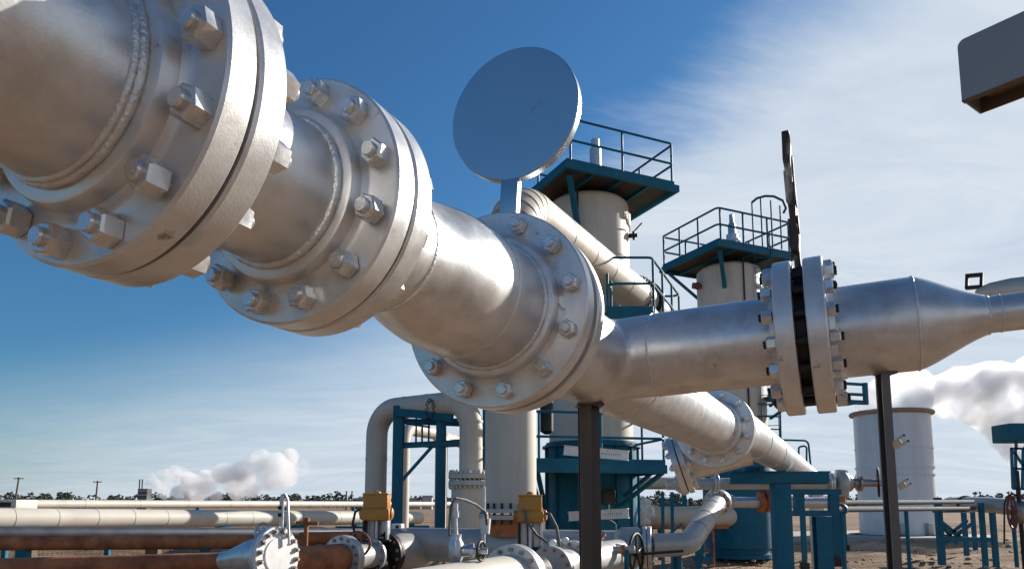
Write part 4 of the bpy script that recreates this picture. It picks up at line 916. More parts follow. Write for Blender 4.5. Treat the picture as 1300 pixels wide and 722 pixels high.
def instrument_stand():
    Y = 12.5; g = lambda x, y, Yq=12.5: at(x, y, Yq)
    T = Thing('instrument_stand', 'teal box on a spindly lattice stand at the right picture edge', 'stand', (g(1296, 700).x, Y, 0))
    a = g(1281, 560); b = g(1330, 537); T.part('box', MB().cbox(((a.x + b.x) / 2, Y + .2, (a.z + b.z) / 2), (b.x - a.x, .5, b.z - a.z), ch=.02), 'teal_paint')
    for x0, x1 in ((1284, 1286), (1289, 1290), (1299, 1298)): T.part('upright', MB().beam(g(x0, 568), g(x1, 620), .035, .035, up=V((0, 1, 0))), 'teal_paint')
    for p, q in (((1283, 569), (1312, 569)), ((1285, 594), (1312, 596)), ((1286, 620), (1316, 621)), ((1286, 572), (1303, 596)), ((1290, 560), (1290, 570)), ((1305, 560), (1300, 570))): T.part('strut', MB().beam(g(*p), g(*q), .035, .035), 'teal_paint')
    q = g(1292.5, 620); T.part('stem', MB().cyl((q.x, Y, 0), (q.x, Y, q.z + .3), .035, 10), 'dark_iron')
    q2 = g(1325, 620); T.part('leg', MB().cyl((q2.x, Y + .2, 0), (q2.x, Y + .2, q2.z + .9), .04, 10), 'teal_paint')
    handwheel(T, g(1285, 650), V((.93, -.35, 0)), .27, 'wheel_red', r=.022); T.part('wheel_shaft', MB().cyl(g(1283, 650), g(1305, 650), .03, 10), 'dark_iron')
    T.part('bypass_loop', MB().tube([g(1275, 690), g(1275, 640), g(1278, 630), g(1284, 627), g(1292, 628)], .014, 8), 'dark_iron')
    T.part('valve', MB().lathe(g(1297, 650), V((0, 0, 1)), [(-.18, .08), (-.1, .14), (.1, .14), (.18, .08)], 20), 'old_nut', smooth=60)
instrument_stand()

def steam_mat(name, dens, scale, lo, hi, col=(.99, .99, .995)):
    m = bpy.data.materials.new(name); m.use_nodes = True; nt = m.node_tree; nt.nodes.clear(); N = nt.nodes.new; L = nt.links.new
    out = N('ShaderNodeOutputMaterial'); pv = N('ShaderNodeVolumePrincipled'); pv.inputs['Color'].default_value = (*col, 1); pv.inputs['Anisotropy'].default_value = 0.45
    tc = N('ShaderNodeTexCoord'); n = N('ShaderNodeTexNoise'); n.inputs['Scale'].default_value = scale; n.inputs['Detail'].default_value = 6; n.inputs['Roughness'].default_value = 0.62
    L(tc.outputs['Object'], n.inputs['Vector']); mr = N('ShaderNodeMapRange'); L(n.outputs[0], mr.inputs[0]); mr.inputs[1].default_value = lo; mr.inputs[2].default_value = hi; mr.inputs[3].default_value = 0; mr.inputs[4].default_value = dens
    L(mr.outputs[0], pv.inputs['Density']); L(pv.outputs[0], out.inputs['Volume']); MAT[name] = m
steam_mat('near_steam', 3.4, .62, .40, .76); steam_mat('far_steam', .55, .11, .36, .66)
def steam(name, label, blobs, mat, voxel):
    mb = MB(); c0 = V(blobs[0][0]); bm0 = bmesh.new()
    for c, r in blobs:
        bm = bmesh.new(); bmesh.ops.create_icosphere(bm, subdivisions=3, radius=1); bm.verts.index_update()
        vs = [V(c) + v.co * r * (1 + .30 * noise.noise(v.co * 1.6 + V(c) * .7)) for v in bm.verts]; mb.add(vs, [[v.index for v in f.verts] for f in bm.faces]); bm.free()
    bm0.free(); o = bpy.data.objects.new('tmp', mb.mesh('tmp', mat)); COL.objects.link(o)
    r = o.modifiers.new('r', 'REMESH'); r.mode = 'VOXEL'; r.voxel_size = voxel
    dg = bpy.context.evaluated_depsgraph_get(); me = bpy.data.meshes.new_from_object(o.evaluated_get(dg)); bpy.data.objects.remove(o)
    for v in me.vertices: v.co = v.co - c0
    me.name = name; me.materials.clear(); me.materials.append(MAT[mat]); s = bpy.data.objects.new(name, me); COL.objects.link(s); s.location = c0
    s['kind'] = 'stuff'; s['label'] = label; s['category'] = 'steam'
random.seed(21)
bl = [(TKC + ZZ * (TKH + .2), 1.6), (TKC + ZZ * (TKH + .9) + V((.5, 0, 0)), 1.5), (TKC + ZZ * (TKH + .5) + V((-.9, 0, 0)), .9)]
for px, py, rp in ((1104, 508, 14), (1122, 500, 20), (1140, 490, 20), (1150, 508, 14), (1160, 488, 19), (1180, 500, 20), (1200, 500, 22), (1205, 515, 16), (1225, 492, 24), (1235, 515, 22), (1250, 485, 22), (1262, 505, 26), (1270, 478, 18), (1285, 495, 26), (1288, 525, 22), (1262, 535, 18), (1275, 555, 16), (1290, 575, 14), (1310, 480, 24), (1320, 510, 30), (1245, 530, 14), (1308, 550, 24), (1345, 490, 34), (1350, 540, 34)):
    Y = TKY + random.uniform(-.8, .8) + (px - 1138) * .012; bl.append((at(px, py, Y), rp * 1.22 / F_PX * Y))
steam('steam_plume', 'big white and grey steam cloud drifting right from the tank top', bl, 'near_steam', .22)
bl = []; FY = 230
for px, py, rp in ((186, 622, 6), (188, 612, 6), (193, 604, 6), (204, 600, 6), (222, 596, 8), (250, 630, 10), (225, 626, 10), (208, 626, 9), (320, 622, 11), (345, 612, 12), (365, 598, 12), (255, 635, 8), (235, 634, 8), (378, 592, 15), (362, 606, 16), (305, 598, 14), (262, 606, 12), (240, 608, 11), (200, 615, 7), (213, 601, 8), (215, 614, 8), (226, 608, 8), (232, 601, 10), (240, 620, 10), (250, 612, 11), (262, 622, 12), (272, 608, 12), (285, 600, 15), (295, 615, 14), (310, 606, 15), (325, 590, 15), (332, 579, 11), (340, 600, 14), (352, 585, 13), (368, 580, 12), (300, 627, 10), (275, 630, 9)):
    Y = FY + random.uniform(-6, 6); bl.append((at(px, py, Y), rp / F_PX * Y))
steam('steam_plume', 'long low steam trail drifting right from the distant dark cooling tower at left', bl, 'far_steam', 1.0)

# ================================================================== LOWER LEFT: LONG PIPES
LD = V((sin(radians(25.5)), cos(radians(25.5)), 0))
def cream_line():
    p0 = at(-60, 657.5, 16.8); p0.z = EYE - .34
    r = .26; q = [p0 + LD * k for k in (-6, 0, 4, 8, 12, 16)]
    # keep it a true straight line: from a point at the left frame edge to one beside the gantry
    a = at(0, 658.2, 18.2); b = at(455, 657, 29.5); d = (b - a).normalized(); L = (b - a).length
    T = Thing('long_pipeline', 'long cream lagged pipeline running from the left edge toward the gantry', 'pipe', (a.x, a.y, 0))
    n = 22; st = -6.0; seg = (L + 10) / n
    for i in range(n):
        s = st + seg * i; T.part('lagging_section', MB().lathe(a + d * s, d, [(-.02, r + .006), (.05, r + .006), (.05, r), (seg - .002, r)], 40), 'white_cladding', smooth=30)
    for k in range(7):
        p = a + d * (-3 + 3.2 * k); T.part('saddle', MB().cbox((p.x, p.y, p.z - r - .02), (.55, .22, .10), (d, V((-d.y, d.x, 0)), ZZ), .01), 'teal_paint')
        T.part('trestle_beam', MB().beam(p - ZZ * (r + .12) + V((-.9, 0, 0)), p - ZZ * (r + .12) + V((.9, 0, 0)), .14, .12), 'teal_paint')
        for s in (-.6, .6): T.part('trestle_leg', MB().beam((p.x + s, p.y, -.05), (p.x + s, p.y, p.z - r - .17), .13, .13, up=V((0, 1, 0))), 'teal_paint')
    return a, b, d
ca, cb, cd = cream_line()
def far_white_line():
    a, b = at(24, 639.6, 27), at(600, 639.4, 58); d = (b - a).normalized(); T = Thing('long_pipeline', 'farther white pipeline along the horizon behind the cream one', 'pipe', (a.x, a.y, 0))
    r = .165; n = 14; L = (b - a).length
    for i in range(n): T.part('lagging_section', MB().lathe(a + d * L * i / n, d, [(0, r + .006), (.05, r + .006), (.05, r), (L / n - .002, r)], 32), 'white_cladding', smooth=30)
    for k in range(6): p = a + d * L * (k + .4) / 6; T.part('trestle_leg', MB().beam((p.x, p.y, 0), (p.x, p.y, p.z - r + .01), .15, .15, up=V((0, 1, 0))), 'teal_paint')
    # boxed expansion joint at its left end
    T2 = Thing('joint_box', 'white sheet-metal box at left edge where the pipelines meet', 'box', (at(10, 640, 22).x, 22, 0))
    p, q = at(-30, 646, 22), at(21, 634, 22); T2.part('casing', MB().cbox(((p.x + q.x) / 2, 22.5, (p.z + q.z) / 2), (q.x - p.x, 1.0, q.z - p.z), ch=.02), 'white_cladding'); T2.part('hood', MB().box(((at(-30, 640, 21.9).x + at(8, 640, 21.9).x) / 2, 21.97, at(0, 640, 21.9).z), (1.0, .04, .13)), 'dark_iron')
    T2.part('leg', MB().beam((p.x + .6, 22.5, 0), (p.x + .6, 22.5, p.z), .14, .14, up=V((0, 1, 0))), 'teal_paint')
far_white_line()
def under_lines():
    a, b = at(-40, 677, 15.0), at(470, 676, 24); d = b - a
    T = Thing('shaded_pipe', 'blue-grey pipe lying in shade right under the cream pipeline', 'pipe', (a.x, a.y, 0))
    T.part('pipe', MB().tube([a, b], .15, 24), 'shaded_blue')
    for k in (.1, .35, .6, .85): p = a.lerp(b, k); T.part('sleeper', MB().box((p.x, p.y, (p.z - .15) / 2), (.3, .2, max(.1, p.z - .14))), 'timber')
    a, b = at(-40, 689, 12.0), at(312, 687.5, 13.4)
    T = Thing('rusty_pipe', 'upper rust-red pipe crossing the left below the cream pipeline', 'pipe', (a.x, a.y, 0), 'bare rusty pipes at lower left')
    T.part('pipe', MB().tube([a, b], .118, 28), 'rust'); T.part('coupling', MB().lathe(a.lerp(b, .40), b - a, [(-.02, .124), (.02, .124)], 28), 'rust')
    T.part('drop_leg', MB().tube(path([b - (b - a).normalized() * .05, b + (b - a).normalized() * .25, b + (b - a).normalized() * .25 - ZZ * .9], .15), .10, 20), 'rust')
    for k, w in ((.18, .16), (.84, .14)): p = a.lerp(b, k); T.part('support', MB().beam((p.x, p.y + .02, 0), (p.x, p.y + .02, p.z - .1), w, w, up=V((0, 1, 0))), 'teal_paint')
    a, b = at(-60, 714, 8.6), at(286, 712, 8.9)
    T = Thing('rusty_pipe', 'lower rust-red pipe joining the silver reducer with the white blind flange', 'pipe', (a.x, a.y, 0), 'bare rusty pipes at lower left')
    a2 = at(-40, 721, 8.55); T.part('pipe', MB().tube([a2, b], .105, 28), 'rust'); T.part('cap', MB().lathe(a2, a2 - b, [(0, .10), (.05, .09), (.08, .03)], 24), 'rust')
    for k in (.15, .75): p = a2.lerp(b, k); T.part('support', MB().cbox((p.x, p.y, .4), (.2, .2, p.z * 2 - .98 if p.z > .6 else .3), ch=.01), 'timber')
under_lines()
def blind_reducer():
    f = at(352, 705, 8.35); n = V((.87, -.48, .06)).normalized(); s = at(286, 711, 8.75); 
    T = Thing('blind_flange_end', 'white bolted blind flange on a silver reducer at lower left', 'flange', (f.x, f.y, 0))
    b0 = f - n * .14; d = (b0 - s)
    T.part('reducer', MB().lathe(s, d, [(-.02, .108), (.06, .11), (d.length * .55, .19), (d.length * .8, .215), (d.length, .22)], 40), 'aluminium_paint', smooth=60)
    T.part('flange', MB().lathe(f - n * .15, n, [(0, .23), (.005, .235), (.045, .235), (.05, .23), (.05, .25), (.052, .315), (.056, .318), (.096, .318), (.10, .314)], 56), 'flange_paint', smooth=30)
    T.part('blind_plate', MB().lathe(f - n * .045, n, [(0, .314), (.004, .318), (.050, .318), (.055, .314), (.055, .20), (.068, .19), (.068, .02)], 56), 'white_paint', smooth=30)
    a, b, d2 = frame(n); mb = MB()
    for k in range(16):
        ph = 2 * pi * (k + .5) / 16; e = a * cos(ph) + b * sin(ph); q = f + e * .268
        mb2 = MB().cyl(q - n * .13, q + n * .065, .016, 8); mb2.lathe(q + n * .010, n, [(0, .030), (.03, .030), (.034, .026)], 6); T.part('bolt', mb2, 'old_nut', smooth=20)
    T.part('pedestal', MB().cbox((b0.x - .1, b0.y + .1, .3), (.2, .2, .65), ch=.01), 'teal_paint')
    # vent valve with tall bent tube on top
    v = at(357, 686, 8.42); T.part('vent_valve', MB().lathe((v.x, v.y, v.z - .05), ZZ, [(0, .03), (.12, .03), (.12, .045), (.20, .045), (.20, .018), (.55, .018)], 16), 'galvanised')
    tb = [at(356, 672, 8.42), at(356.5, 634, 8.42), at(358, 628, 8.42), at(362, 627, 8.42), at(365, 633, 8.42), at(367, 690, 8.42)]; T.part('vent_tube', MB().tube(tb, .015, 10), 'galvanised')
    for y in (644, 653): T.part('clip', MB().lathe(at(356, y, 8.42), ZZ, [(-.02, .028), (.02, .028)], 12), 'dark_iron')
    handwheel(T, at(333, 675, 8.6), V((-.35, -.9, .1)), .10, 'galvanised', r=.014); T.part('wheel_valve', MB().cyl(at(333, 675, 8.6), at(341, 684, 8.7), .035, 12), 'galvanised')
blind_reducer()

def online(S, d, px):
    """the point of the line S + t d that shows at picture column px"""
    k = (px - CX) / F_PX; s0 = S - V((0, 0, EYE)); t = (k * s0.dot(_F) - s0.x) / (d.x - k * d.dot(_F)); return S + d * t
def valve_train():
    # rusty pipe, flanges, ball valve with yellow actuator, fat strainer body
    S0 = at(400, 712, 9.4); g = lambda x, y: online(S0, A, x); d = A
    T = Thing('valve_train', 'silver flanged strainer and ball valve at the end of a rusty pipe, lower centre-left', 'valve', (g(480, 705).x, 8.7, 0))
    T.part('rusty_inlet', MB().tube([g(345, 711), g(432, 709)], .195, 32), 'rust')
    small_flange(T, g(436, 709), d, .30, .055, 14)
    T.part('valve_body', MB().lathe(g(443, 708), d, [(0, .18), (.10, .18), (.16, .165), (.42, .165), (.50, .20), (.55, .20)], 32), 'header_paint', smooth=50)
    small_flange(T, g(470, 707), d, .24, .045, 10, mat='header_paint', pair=False)
    small_flange(T, g(488, 706), d, .315, .055, 14, mat='dark_iron')
    T.part('strainer_body', MB().lathe(g(492, 705), d, [(0, .21), (.10, .25), (.35, .275), (.85, .27), (1.05, .25), (1.2, .21), (1.5, .21)], 40), 'header_paint', smooth=60)
    small_flange(T, g(545, 703), d, .295, .055, 14)
    T.part('outlet_pipe', MB().tube([g(546, 703), g(575, 702)], .20, 32), 'header_paint')
    handwheel(T, at(454, 690, 10.0), V((.25, -.95, .12)), .16, 'wheel_red', r=.018, spokes=3)
    T.part('stem', MB().cyl(at(454, 690, 10.0), at(458, 700, 10.35), .022, 8), 'dark_iron')
    for x in (420, 525): p = g(x, 705); T.part('pedestal', MB().cbox((p.x, p.y, .38), (.2, .2, .78), ch=.01), 'teal_paint')
valve_train()
def actuator(label, px, Y, ytop, ybot, w, valve_label):
    c = at(px, (ytop + ybot) / 2, Y); h = (ybot - ytop) / F_PX * Y; W = w / F_PX * Y
    T = Thing('valve_actuator', label, 'actuator', (c.x, c.y, at(px, 700, Y).z), 'yellow valve actuators')
    T.part('housing', MB().cbox(c + ZZ * h * .16, (W * .86, W * .7, h * .66), ch=.018), 'actuator_paint')
    T.part('gear_case', MB().cbox(c - ZZ * h * .26, (W, W * .82, h * .46), ch=.03), 'actuator_paint')
    T.part('lid', MB().cbox(c + ZZ * h * .5, (W * .9, W * .74, h * .07), ch=.01), 'actuator_paint'); T.part('dome', MB().lathe(c + ZZ * (h * .53), ZZ, [(0, W * .14), (.02, W * .13), (.035, W * .06)], 16), 'actuator_paint')
    for k in (-1, 1):
        T.part('end_cap', MB().lathe(c - ZZ * h * .22 + V((W * .48 * k, -.02, 0)), V((k, 0, 0)), [(0, h * .2), (.03, h * .2), (.045, h * .12)], 20), 'actuator_paint')
        mb = MB()
        for j in range(4): mb.cyl(c - ZZ * h * (.10 + .3 * (j // 2)) + V((W * .48 * k, -.07 + .1 * (j % 2), 0)), c - ZZ * h * (.10 + .3 * (j // 2)) + V((W * .56 * k, -.07 + .1 * (j % 2), 0)), .014, 6)
        T.part('cap_bolts', mb, 'old_nut', kind='stuff')
    zb = c.z - h * .5; yk = zb - .26
    for k in (-1, 1): T.part('yoke_plate', MB().cbox((c.x + W * .40 * k, c.y, (zb + yk) / 2), (.03, W * .55, zb - yk), ch=.004), 'dark_iron' if k < 0 else 'galvanised')
    T.part('coupling', MB().cyl((c.x, c.y, yk), (c.x, c.y, zb), .035, 14), 'galvanised'); T.part('yoke_back', MB().box((c.x, c.y + W * .3, (zb + yk) / 2), (W * .76, .02, (zb - yk) * .98)), 'galvanised')
    T.part('mount_plate', MB().cbox((c.x, c.y, yk - .015), (W * 1.05, W * .7, .03), ch=.004), 'dark_iron')
    T.part('valve_neck', MB().cyl((c.x, c.y, yk - .30), (c.x, c.y, yk), .09, 16), 'dark_iron')
    T.part('valve_ball', MB().lathe((c.x - .2, c.y, yk - .34), V((1, -.1, 0)), [(0, .10), (.06, .17), (.2, .20), (.34, .17), (.40, .10)], 28), 'dark_iron', smooth=60)
    return T, c, W, h
T, c, W, h = actuator('ochre-yellow valve actuator left, in front of the left leg of the U pipe', 478.5, 10.6, 627, 660, 36, '')
T.part('cable', MB().tube([c + V((-W * .5, -.05, -.02)), c + V((-W * .72, -.06, -.06)), c + V((-W * .8, -.06, -.22)), c + V((-W * .7, -.05, -.42)), c + V((-W * .4, 0, -.5))], .018, 8), 'rubber')
T, c, W, h = actuator('orange-yellow valve actuator at the foot of the wide cream column', 673, 8.1, 629, 663, 34, '')
T.part('cable', MB().tube([c + V((W * .5, -.05, -.04)), c + V((W * .72, -.08, -.05)), c + V((W * .95, -.12, -.18)), c + V((W * 1.1, -.15, -.45)), c + V((W * 1.12, -.15, -.75))], .018, 8), 'hose')
T.part('cable', MB().tube([c + V((-.06, -W * .42, .0)), c + V((-.04, -W * .5, -.12)), c + V((.06, -W * .52, -.26)), c + V((.2, -W * .5, -.36)), c + V((.36, -W * .5, -.42))], .014, 8), 'hose')
def near_cream_pipe():
    S0 = at(648, 733, 6.7); g = lambda x, y: online(S0, A, x); a, b = g(590, 0), g(648, 0); d = A; r = .20
    T = Thing('near_pipe', 'bright cream pipe cut by the bottom edge with flanged valve to its right', 'pipe', (a.x, a.y, 0))
    T.part('pipe', MB().tube([a - d * 2.6, b], r, 40), 'white_cladding')
    small_flange(T, g(652, 734), d, r + .09, .06, 14)
    T.part('valve_body', MB().lathe(g(658, 733), d, [(0, .17), (.06, .17), (.10, .15), (.16, .19), (.26, .19), (.32, .15), (.38, .17), (.42, .17)], 36), 'dark_iron', smooth=50)
    small_flange(T, g(700, 731), d, .23, .04, 12, mat='header_paint', bm='rust')
    T.part('spool', MB().tube([g(702, 731), g(722, 730)], .18, 32), 'header_paint'); small_flange(T, g(726, 730), d, .26, .05, 14); T.part('outlet', MB().tube([g(728, 730), g(800, 729)], .2, 32), 'header_paint')
    for x in (590, 745): p = g(x, 733); T.part('pedestal', MB().cbox((p.x, p.y, .32), (.2, .2, .68), ch=.01), 'teal_paint')
    # drain valve standing on the pipe
    T2 = Thing('drain_valve', 'small silver drain valve with side wheel and bent hose standing on the cream pipe', 'valve', g(578, 706))
    c = at(579, 697, 6.0); T2.part('body', MB().lathe(c, ZZ, [(-.16, .030), (-.10, .04), (-.06, .058), (.05, .058), (.08, .04), (.12, .045), (.12, .03)], 20), 'galvanised', smooth=50)
    T2.part('bonnet', MB().lathe(c + V((.05, 0, -.01)), V((1, -.06, 0)), [(0, .05), (.06, .045), (.06, .06), (.09, .06), (.09, .03), (.2, .025)], 16), 'galvanised')
    handwheel(T2, at(611, 699, 6.0), V((.92, -.4, 0)), .075, 'dark_iron', r=.011); T2.part('riser', MB().cyl(c + ZZ * .1, at(578, 657, 6.0), .018, 10), 'galvanised')
    T2.part('pointer_cap', MB().lathe(at(578, 656, 6.0), ZZ, [(0, .03), (.05, .03), (.05, .022), (.11, .022)], 12), 'galvanised')
    T2.part('hose', MB().tube([at(577, 634, 6.0), at(574, 640, 6.0), at(578, 632, 6.0), at(590, 634, 6.1), at(604, 640, 6.3), at(616, 649, 6.6), at(618, 665, 7.2)], .011, 8), 'hose')
    T2.part('hose_drop', MB().tube([at(578, 633, 6.0), at(573, 640, 6.0), at(571, 655, 6.0), at(570, 680, 6.0)], .010, 8), 'hose')
near_cream_pipe()
def clutter():
    T = Thing('bypass_line', 'thin bypass pipe with little flanged valve in front of the grey header pipe', 'pipe', (at(770, 700, 9.0).x, 9.0, 0))
    p0, p1 = at(738, 699, 9.15), at(806, 697, 8.95); e = (p1 - p0).normalized(); T.part('pipe', MB().tube([p0, p1], .045, 20), 'header_paint')
    c = p0.lerp(p1, .35); T.part('valve', MB().lathe(c - e * .1, e, [(0, .05), (0, .09), (.03, .09), (.03, .05), (.06, .075), (.14, .075), (.17, .05), (.17, .09), (.2, .09)], 20), 'galvanised'); T.part('valve_top', MB().lathe(c, ZZ, [(0, .04), (.13, .03), (.13, .05), (.17, .05)], 14), 'old_nut'); handwheel(T, c + ZZ * .2, ZZ + V((.2, -.5, 0)), .07, 'wheel_red', r=.010)
    T.part('prop', MB().cyl((p1.x - .1, p1.y, 0), (p1.x - .1, p1.y, p1.z), .03, 8), 'teal_paint'); T.part('clip', MB().lathe(p0.lerp(p1, .8), e, [(-.02, .06), (.02, .06)], 16), 'rust')
    T = Thing('stand_pipe', 'thin rusty standpipe between the blind flange and the rusty inlet pipe', 'pipe', (at(389, 680, 11.5).x, 11.5, 0))
    q = at(389, 660, 11.5); T.part('pipe', MB().cyl((q.x, 11.5, 0), (q.x, 11.5, q.z), .035, 12), 'rust'); T.part('cross_bar', MB().beam(at(376, 663, 11.5), at(404, 664, 11.5), .04, .05), 'rust'); T.part('cap', MB().lathe(q, ZZ, [(-.02, .05), (.04, .05)], 12), 'rust')
    T = Thing('rusty_pipe', 'short rust-brown pipe lying behind the left yellow actuator', 'pipe', (at(430, 683, 13).x, 13, 0), 'bare rusty pipes at lower left')
    T.part('pipe', MB().tube([at(382, 683, 13.2), at(470, 681, 14.4)], .11, 20), 'rust'); q = at(420, 683, 13.7); T.part('block', MB().cbox((q.x, q.y, q.z / 2 - .05), (.25, .2, q.z - .1), ch=.01), 'timber')
    for k, (px, lb) in enumerate(((700, 'left small chrome pressure gauge above the flanged valve at bottom centre'), (716, 'right small chrome pressure gauge above the flanged valve at bottom centre'))):
        Yg = 7.7 + k * .35; b = at(px, 712, Yg); T = Thing('pressure_gauge', lb, 'gauge', b, 'small pressure gauges'); t = at(px, 694 - 3 * k, Yg); f = V((.35, -.93, 0))
        T.part('stem', MB().cyl(b, t, .012, 8), 'galvanised'); T.part('case', MB().lathe(t + ZZ * .04 + V((0, .02, 0)), f, [(0, .045), (.03, .045), (.034, .040)], 20), 'galvanised'); T.part('dial', MB().lathe(t + ZZ * .04 + V((0, .02, 0)) + f * .035, f, [(0, .038), (.002, .038)], 20), 'white_paint'); T.part('cock', MB().cbox(b.lerp(t, .5), (.05, .03, .03), ch=.004), 'old_nut')
    for k, (x0, y0, x1, y1, Y, w) in enumerate(((60, 704, 150, 707, 12.6, .10), (30, 701, 108, 699, 13.2, .07))):
        a, b = at(x0, y0, Y), at(x1, y1, Y + .5); a.z = b.z = .06; T0 = single('loose_plank', MB().beam(a, b, .16, .05), 'timber', ('longer' if k == 0 else 'shorter') + ' weathered plank lying on the ground under the rusty pipes', 'plank', a, 'planks on the ground', 0)
clutter()
def small_gauge_post():
    T = Thing('sample_post', 'thin sampling pipe with small valve standing left of the wide column', 'pipe', (at(614, 670, 8.6).x, 8.6, 0))
    p = at(614, 640, 8.6); T.part('pipe', MB().cyl((p.x, 8.6, 0), (p.x, 8.6, at(614, 618, 8.6).z), .022, 10), 'galvanised')
    T.part('valve', MB().lathe(at(614, 655, 8.6), ZZ, [(-.06, .03), (-.03, .055), (.03, .055), (.06, .03)], 16), 'old_nut'); T.part('bucket', MB().lathe(at(616, 668, 8.55), ZZ, [(-.08, .05), (.09, .065)], 16), 'white_paint')
small_gauge_post()
def scrap():
    for i, (px, py, Y, s, lb) in enumerate(((131, 714, 9.2, .12, 'larger crumpled scrap of white lagging lying on the lower rusty pipe'), (115, 716, 9.3, .05, 'smaller scrap of white lagging left of the crumpled one'))):
        c = at(px, py, Y); bm = bmesh.new(); bmesh.ops.create_icosphere(bm, subdivisions=3, radius=1); bm.verts.index_update()
        mb = MB().add([c + V((v.co.x * s, v.co.y * s * .7, v.co.z * s * .55)) * (1 + .8 * noise.noise(v.co * 2.6 + V((i, 0, 0)))) for v in bm.verts], [[v.index for v in f.verts] for f in bm.faces]); bm.free()
        single('lagging_scrap', mb, 'torn_lagging', lb, 'scrap', c, 'scraps of lagging', 25)
scrap()
def stones():
    rnd = random.Random(11); mb = MB(); bm = bmesh.new(); bmesh.ops.create_icosphere(bm, subdivisions=1, radius=1); bm.verts.index_update(); base = [v.co.copy() for v in bm.verts]; fs = [[v.index for v in f.verts] for f in bm.faces]; bm.free()
    for i in range(3200):
        Y = 7 + 38 * rnd.random() ** 1.3; x = rnd.uniform(-.8, .85) * Y; s = rnd.choice((.02, .025, .03, .04, .05, .08)) * rnd.uniform(.7, 1.3); k = rnd.uniform(0, 50)
        mb.add([V((x, Y, -.02)) + V((v.x * s * 1.4, v.y * s, v.z * s * .7)) * (1 + .45 * noise.noise(v * 1.7 + V((k, 0, 0)))) for v in base], fs)
    o = structure('gravel', mb, 'stone', smooth=0); o['kind'] = 'stuff'; o['label'] = 'loose stones scattered over the bare brown ground'; o['category'] = 'gravel'
material('stone', (0.30, 0.23, 0.17), 0.9, 0, 0.35, 1.5)
stones()

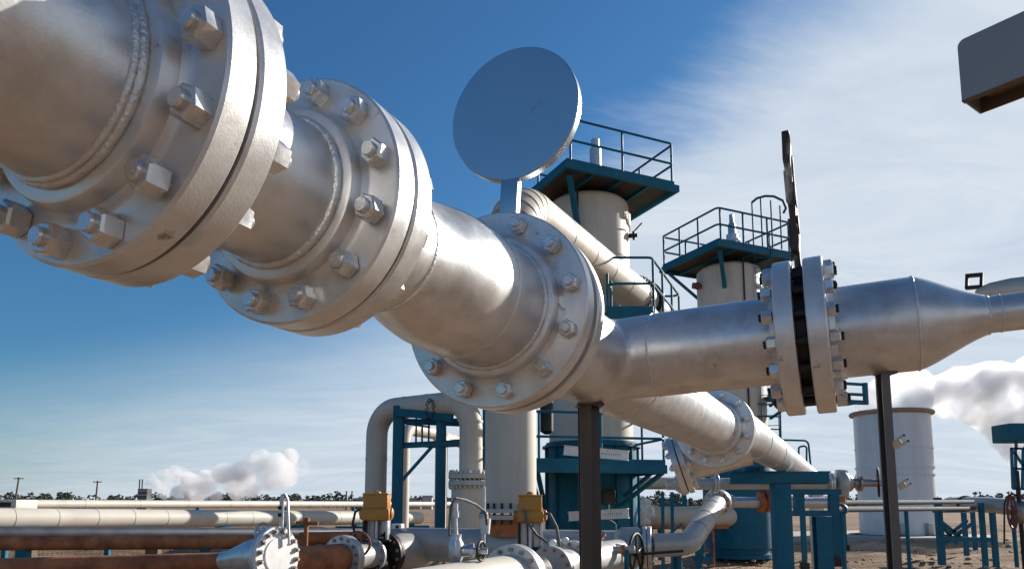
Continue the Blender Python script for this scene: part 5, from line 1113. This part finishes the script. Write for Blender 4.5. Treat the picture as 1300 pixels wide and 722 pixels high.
# ================================================================== HORIZON
def utility_pole(label, px, ytop, Y, lean):
    t = at(px, ytop, Y); T = Thing('utility_pole', label, 'pole', (t.x, Y, 0), 'utility poles on the horizon'); b = V((t.x - lean, Y, 0))
    T.part('pole', MB().cyl(b, t, .2, 10, .15), 'timber'); T.part('crossarm', MB().box(t - ZZ * .25, (2.0, .14, .16)), 'timber')
    for k in (-.85, -.3, .3, .85): T.part('insulator', MB().cyl(t + V((k, 0, -.18)), t + V((k, 0, .08)), .06, 6), 'galvanised')
utility_pole('leaning utility pole nearest the left picture edge', 24, 605.5, 150, .5)
utility_pole('utility pole farther from the left edge, before the distant cooling tower', 124, 610, 165, .2)
def horizon_plant():
    Y = 230; g = lambda x, y: at(x, y, Y)
    T = Thing('cooling_tower', 'distant dark square cooling tower on the left horizon with two thin stacks', 'tower', (g(183, 640).x, Y, 0))
    a, b = g(177, 640), g(190, 620); T.part('block', MB().box(((a.x + b.x) / 2, Y, b.z / 2), (b.x - a.x, 3, b.z)), 'dark_building')
    for i in range(4): T.part('louvre', MB().box(((a.x + b.x) / 2, Y - 1.55, b.z * (.3 + .2 * i)), (b.x - a.x - .1, .12, .35)), 'far_building')
    for x in (177.5, 181): q = g(x, 608); T.part('stack', MB().cyl((q.x, Y, 0), (q.x, Y, q.z), .2, 8), 'dark_building')
    for x, lb in ((440, 'left of two thin stacks on the horizon behind the U pipe'), (447, 'right of two thin stacks on the horizon behind the U pipe')):
        q = g(x, 623); single('thin_stack', MB().lathe((q.x, Y, 0), ZZ, [(0, .34), (q.z * .6, .24), (q.z - .3, .2), (q.z - .3, .28), (q.z, .28)], 10), 'dark_building', lb, 'stack', (q.x, Y, 0), 'thin stacks on the horizon')
    for k, (x0, x1, yt, lb, mt) in enumerate(((521, 533, 634, 'low pale plant building on the horizon between the U pipe legs', 'far_building'), (537, 549, 631, 'taller pale plant building on the horizon beside the gantry post', 'far_building'), (452, 462, 634, 'small dark shed on the horizon left of the U pipe', 'dark_building'))):
        a, b = at(x0, 640, 260), at(x1, yt, 260); T = Thing('plant_building', lb, 'building', ((a.x + b.x) / 2, 260, 0)); w = b.x - a.x
        T.part('wall', MB().box(((a.x + b.x) / 2, 260, b.z / 2), (w, 4, b.z)), mt); T.part('roof', MB().add([(a.x - .2, 257.8, b.z), (b.x + .2, 257.8, b.z), (b.x + .2, 262.2, b.z), (a.x - .2, 262.2, b.z), (a.x - .2, 260, b.z + .7), (b.x + .2, 260, b.z + .7)], [(0, 1, 5, 4), (2, 3, 4, 5), (0, 4, 3), (1, 2, 5), (3, 2, 1, 0)]), 'dark_building', smooth=0)
        for j in range(3): T.part('window', MB().box((a.x + w * (.2 + .3 * j), 257.97, b.z * .5), (w * .13, .1, b.z * .25)), 'dark_iron')
horizon_plant()
def treeline():
    random.seed(5); mb = MB()
    def clump(cx, Y, h, w):
        for k in range(46):
            z = h * (.12 + .88 * random.random() ** .8); rad = w * (1 - abs(z / h - .55) * 1.1) * random.random() ** .5
            ph = random.uniform(0, 6.28); c = V((cx + rad * cos(ph), Y + rad * sin(ph), z)); s = random.uniform(.35, .9) * h / 6
            u = V((random.gauss(0, 1), random.gauss(0, 1), random.gauss(0, 1))).normalized(); v = u.orthogonal().normalized()
            mb.add([c + u * s, c - u * s * .6 + v * s * .8, c - u * s * .6 - v * s * .8, c + v.cross(u) * s * .7], [(0, 1, 2), (0, 1, 3), (1, 2, 3), (0, 2, 3)])
        mb.cyl((cx, Y, 0), (cx, Y, h * .5), .25, 5)
    x = -420
    while x < 420:
        Y = random.uniform(330, 400); h = random.uniform(3.2, 7.2) * (1.15 if random.random() < .12 else 1); w = random.uniform(1.6, 4.2)
        clump(x, Y, h, w); x += random.uniform(.7, 2.6)
    x = -400
    while x < 420:
        clump(x, random.uniform(410, 440), random.uniform(2.8, 4.6), random.uniform(2.0, 3.5)); x += random.uniform(.8, 1.8)
    for i in range(520):
        clump(random.uniform(-900, 900), random.uniform(450, 700), random.uniform(4, 8), random.uniform(4, 9))
    o = structure('treeline', mb, 'foliage', smooth=0); o['kind'] = 'stuff'; o['label'] = 'dark far-off line of trees along the horizon'; o['category'] = 'trees'
treeline()
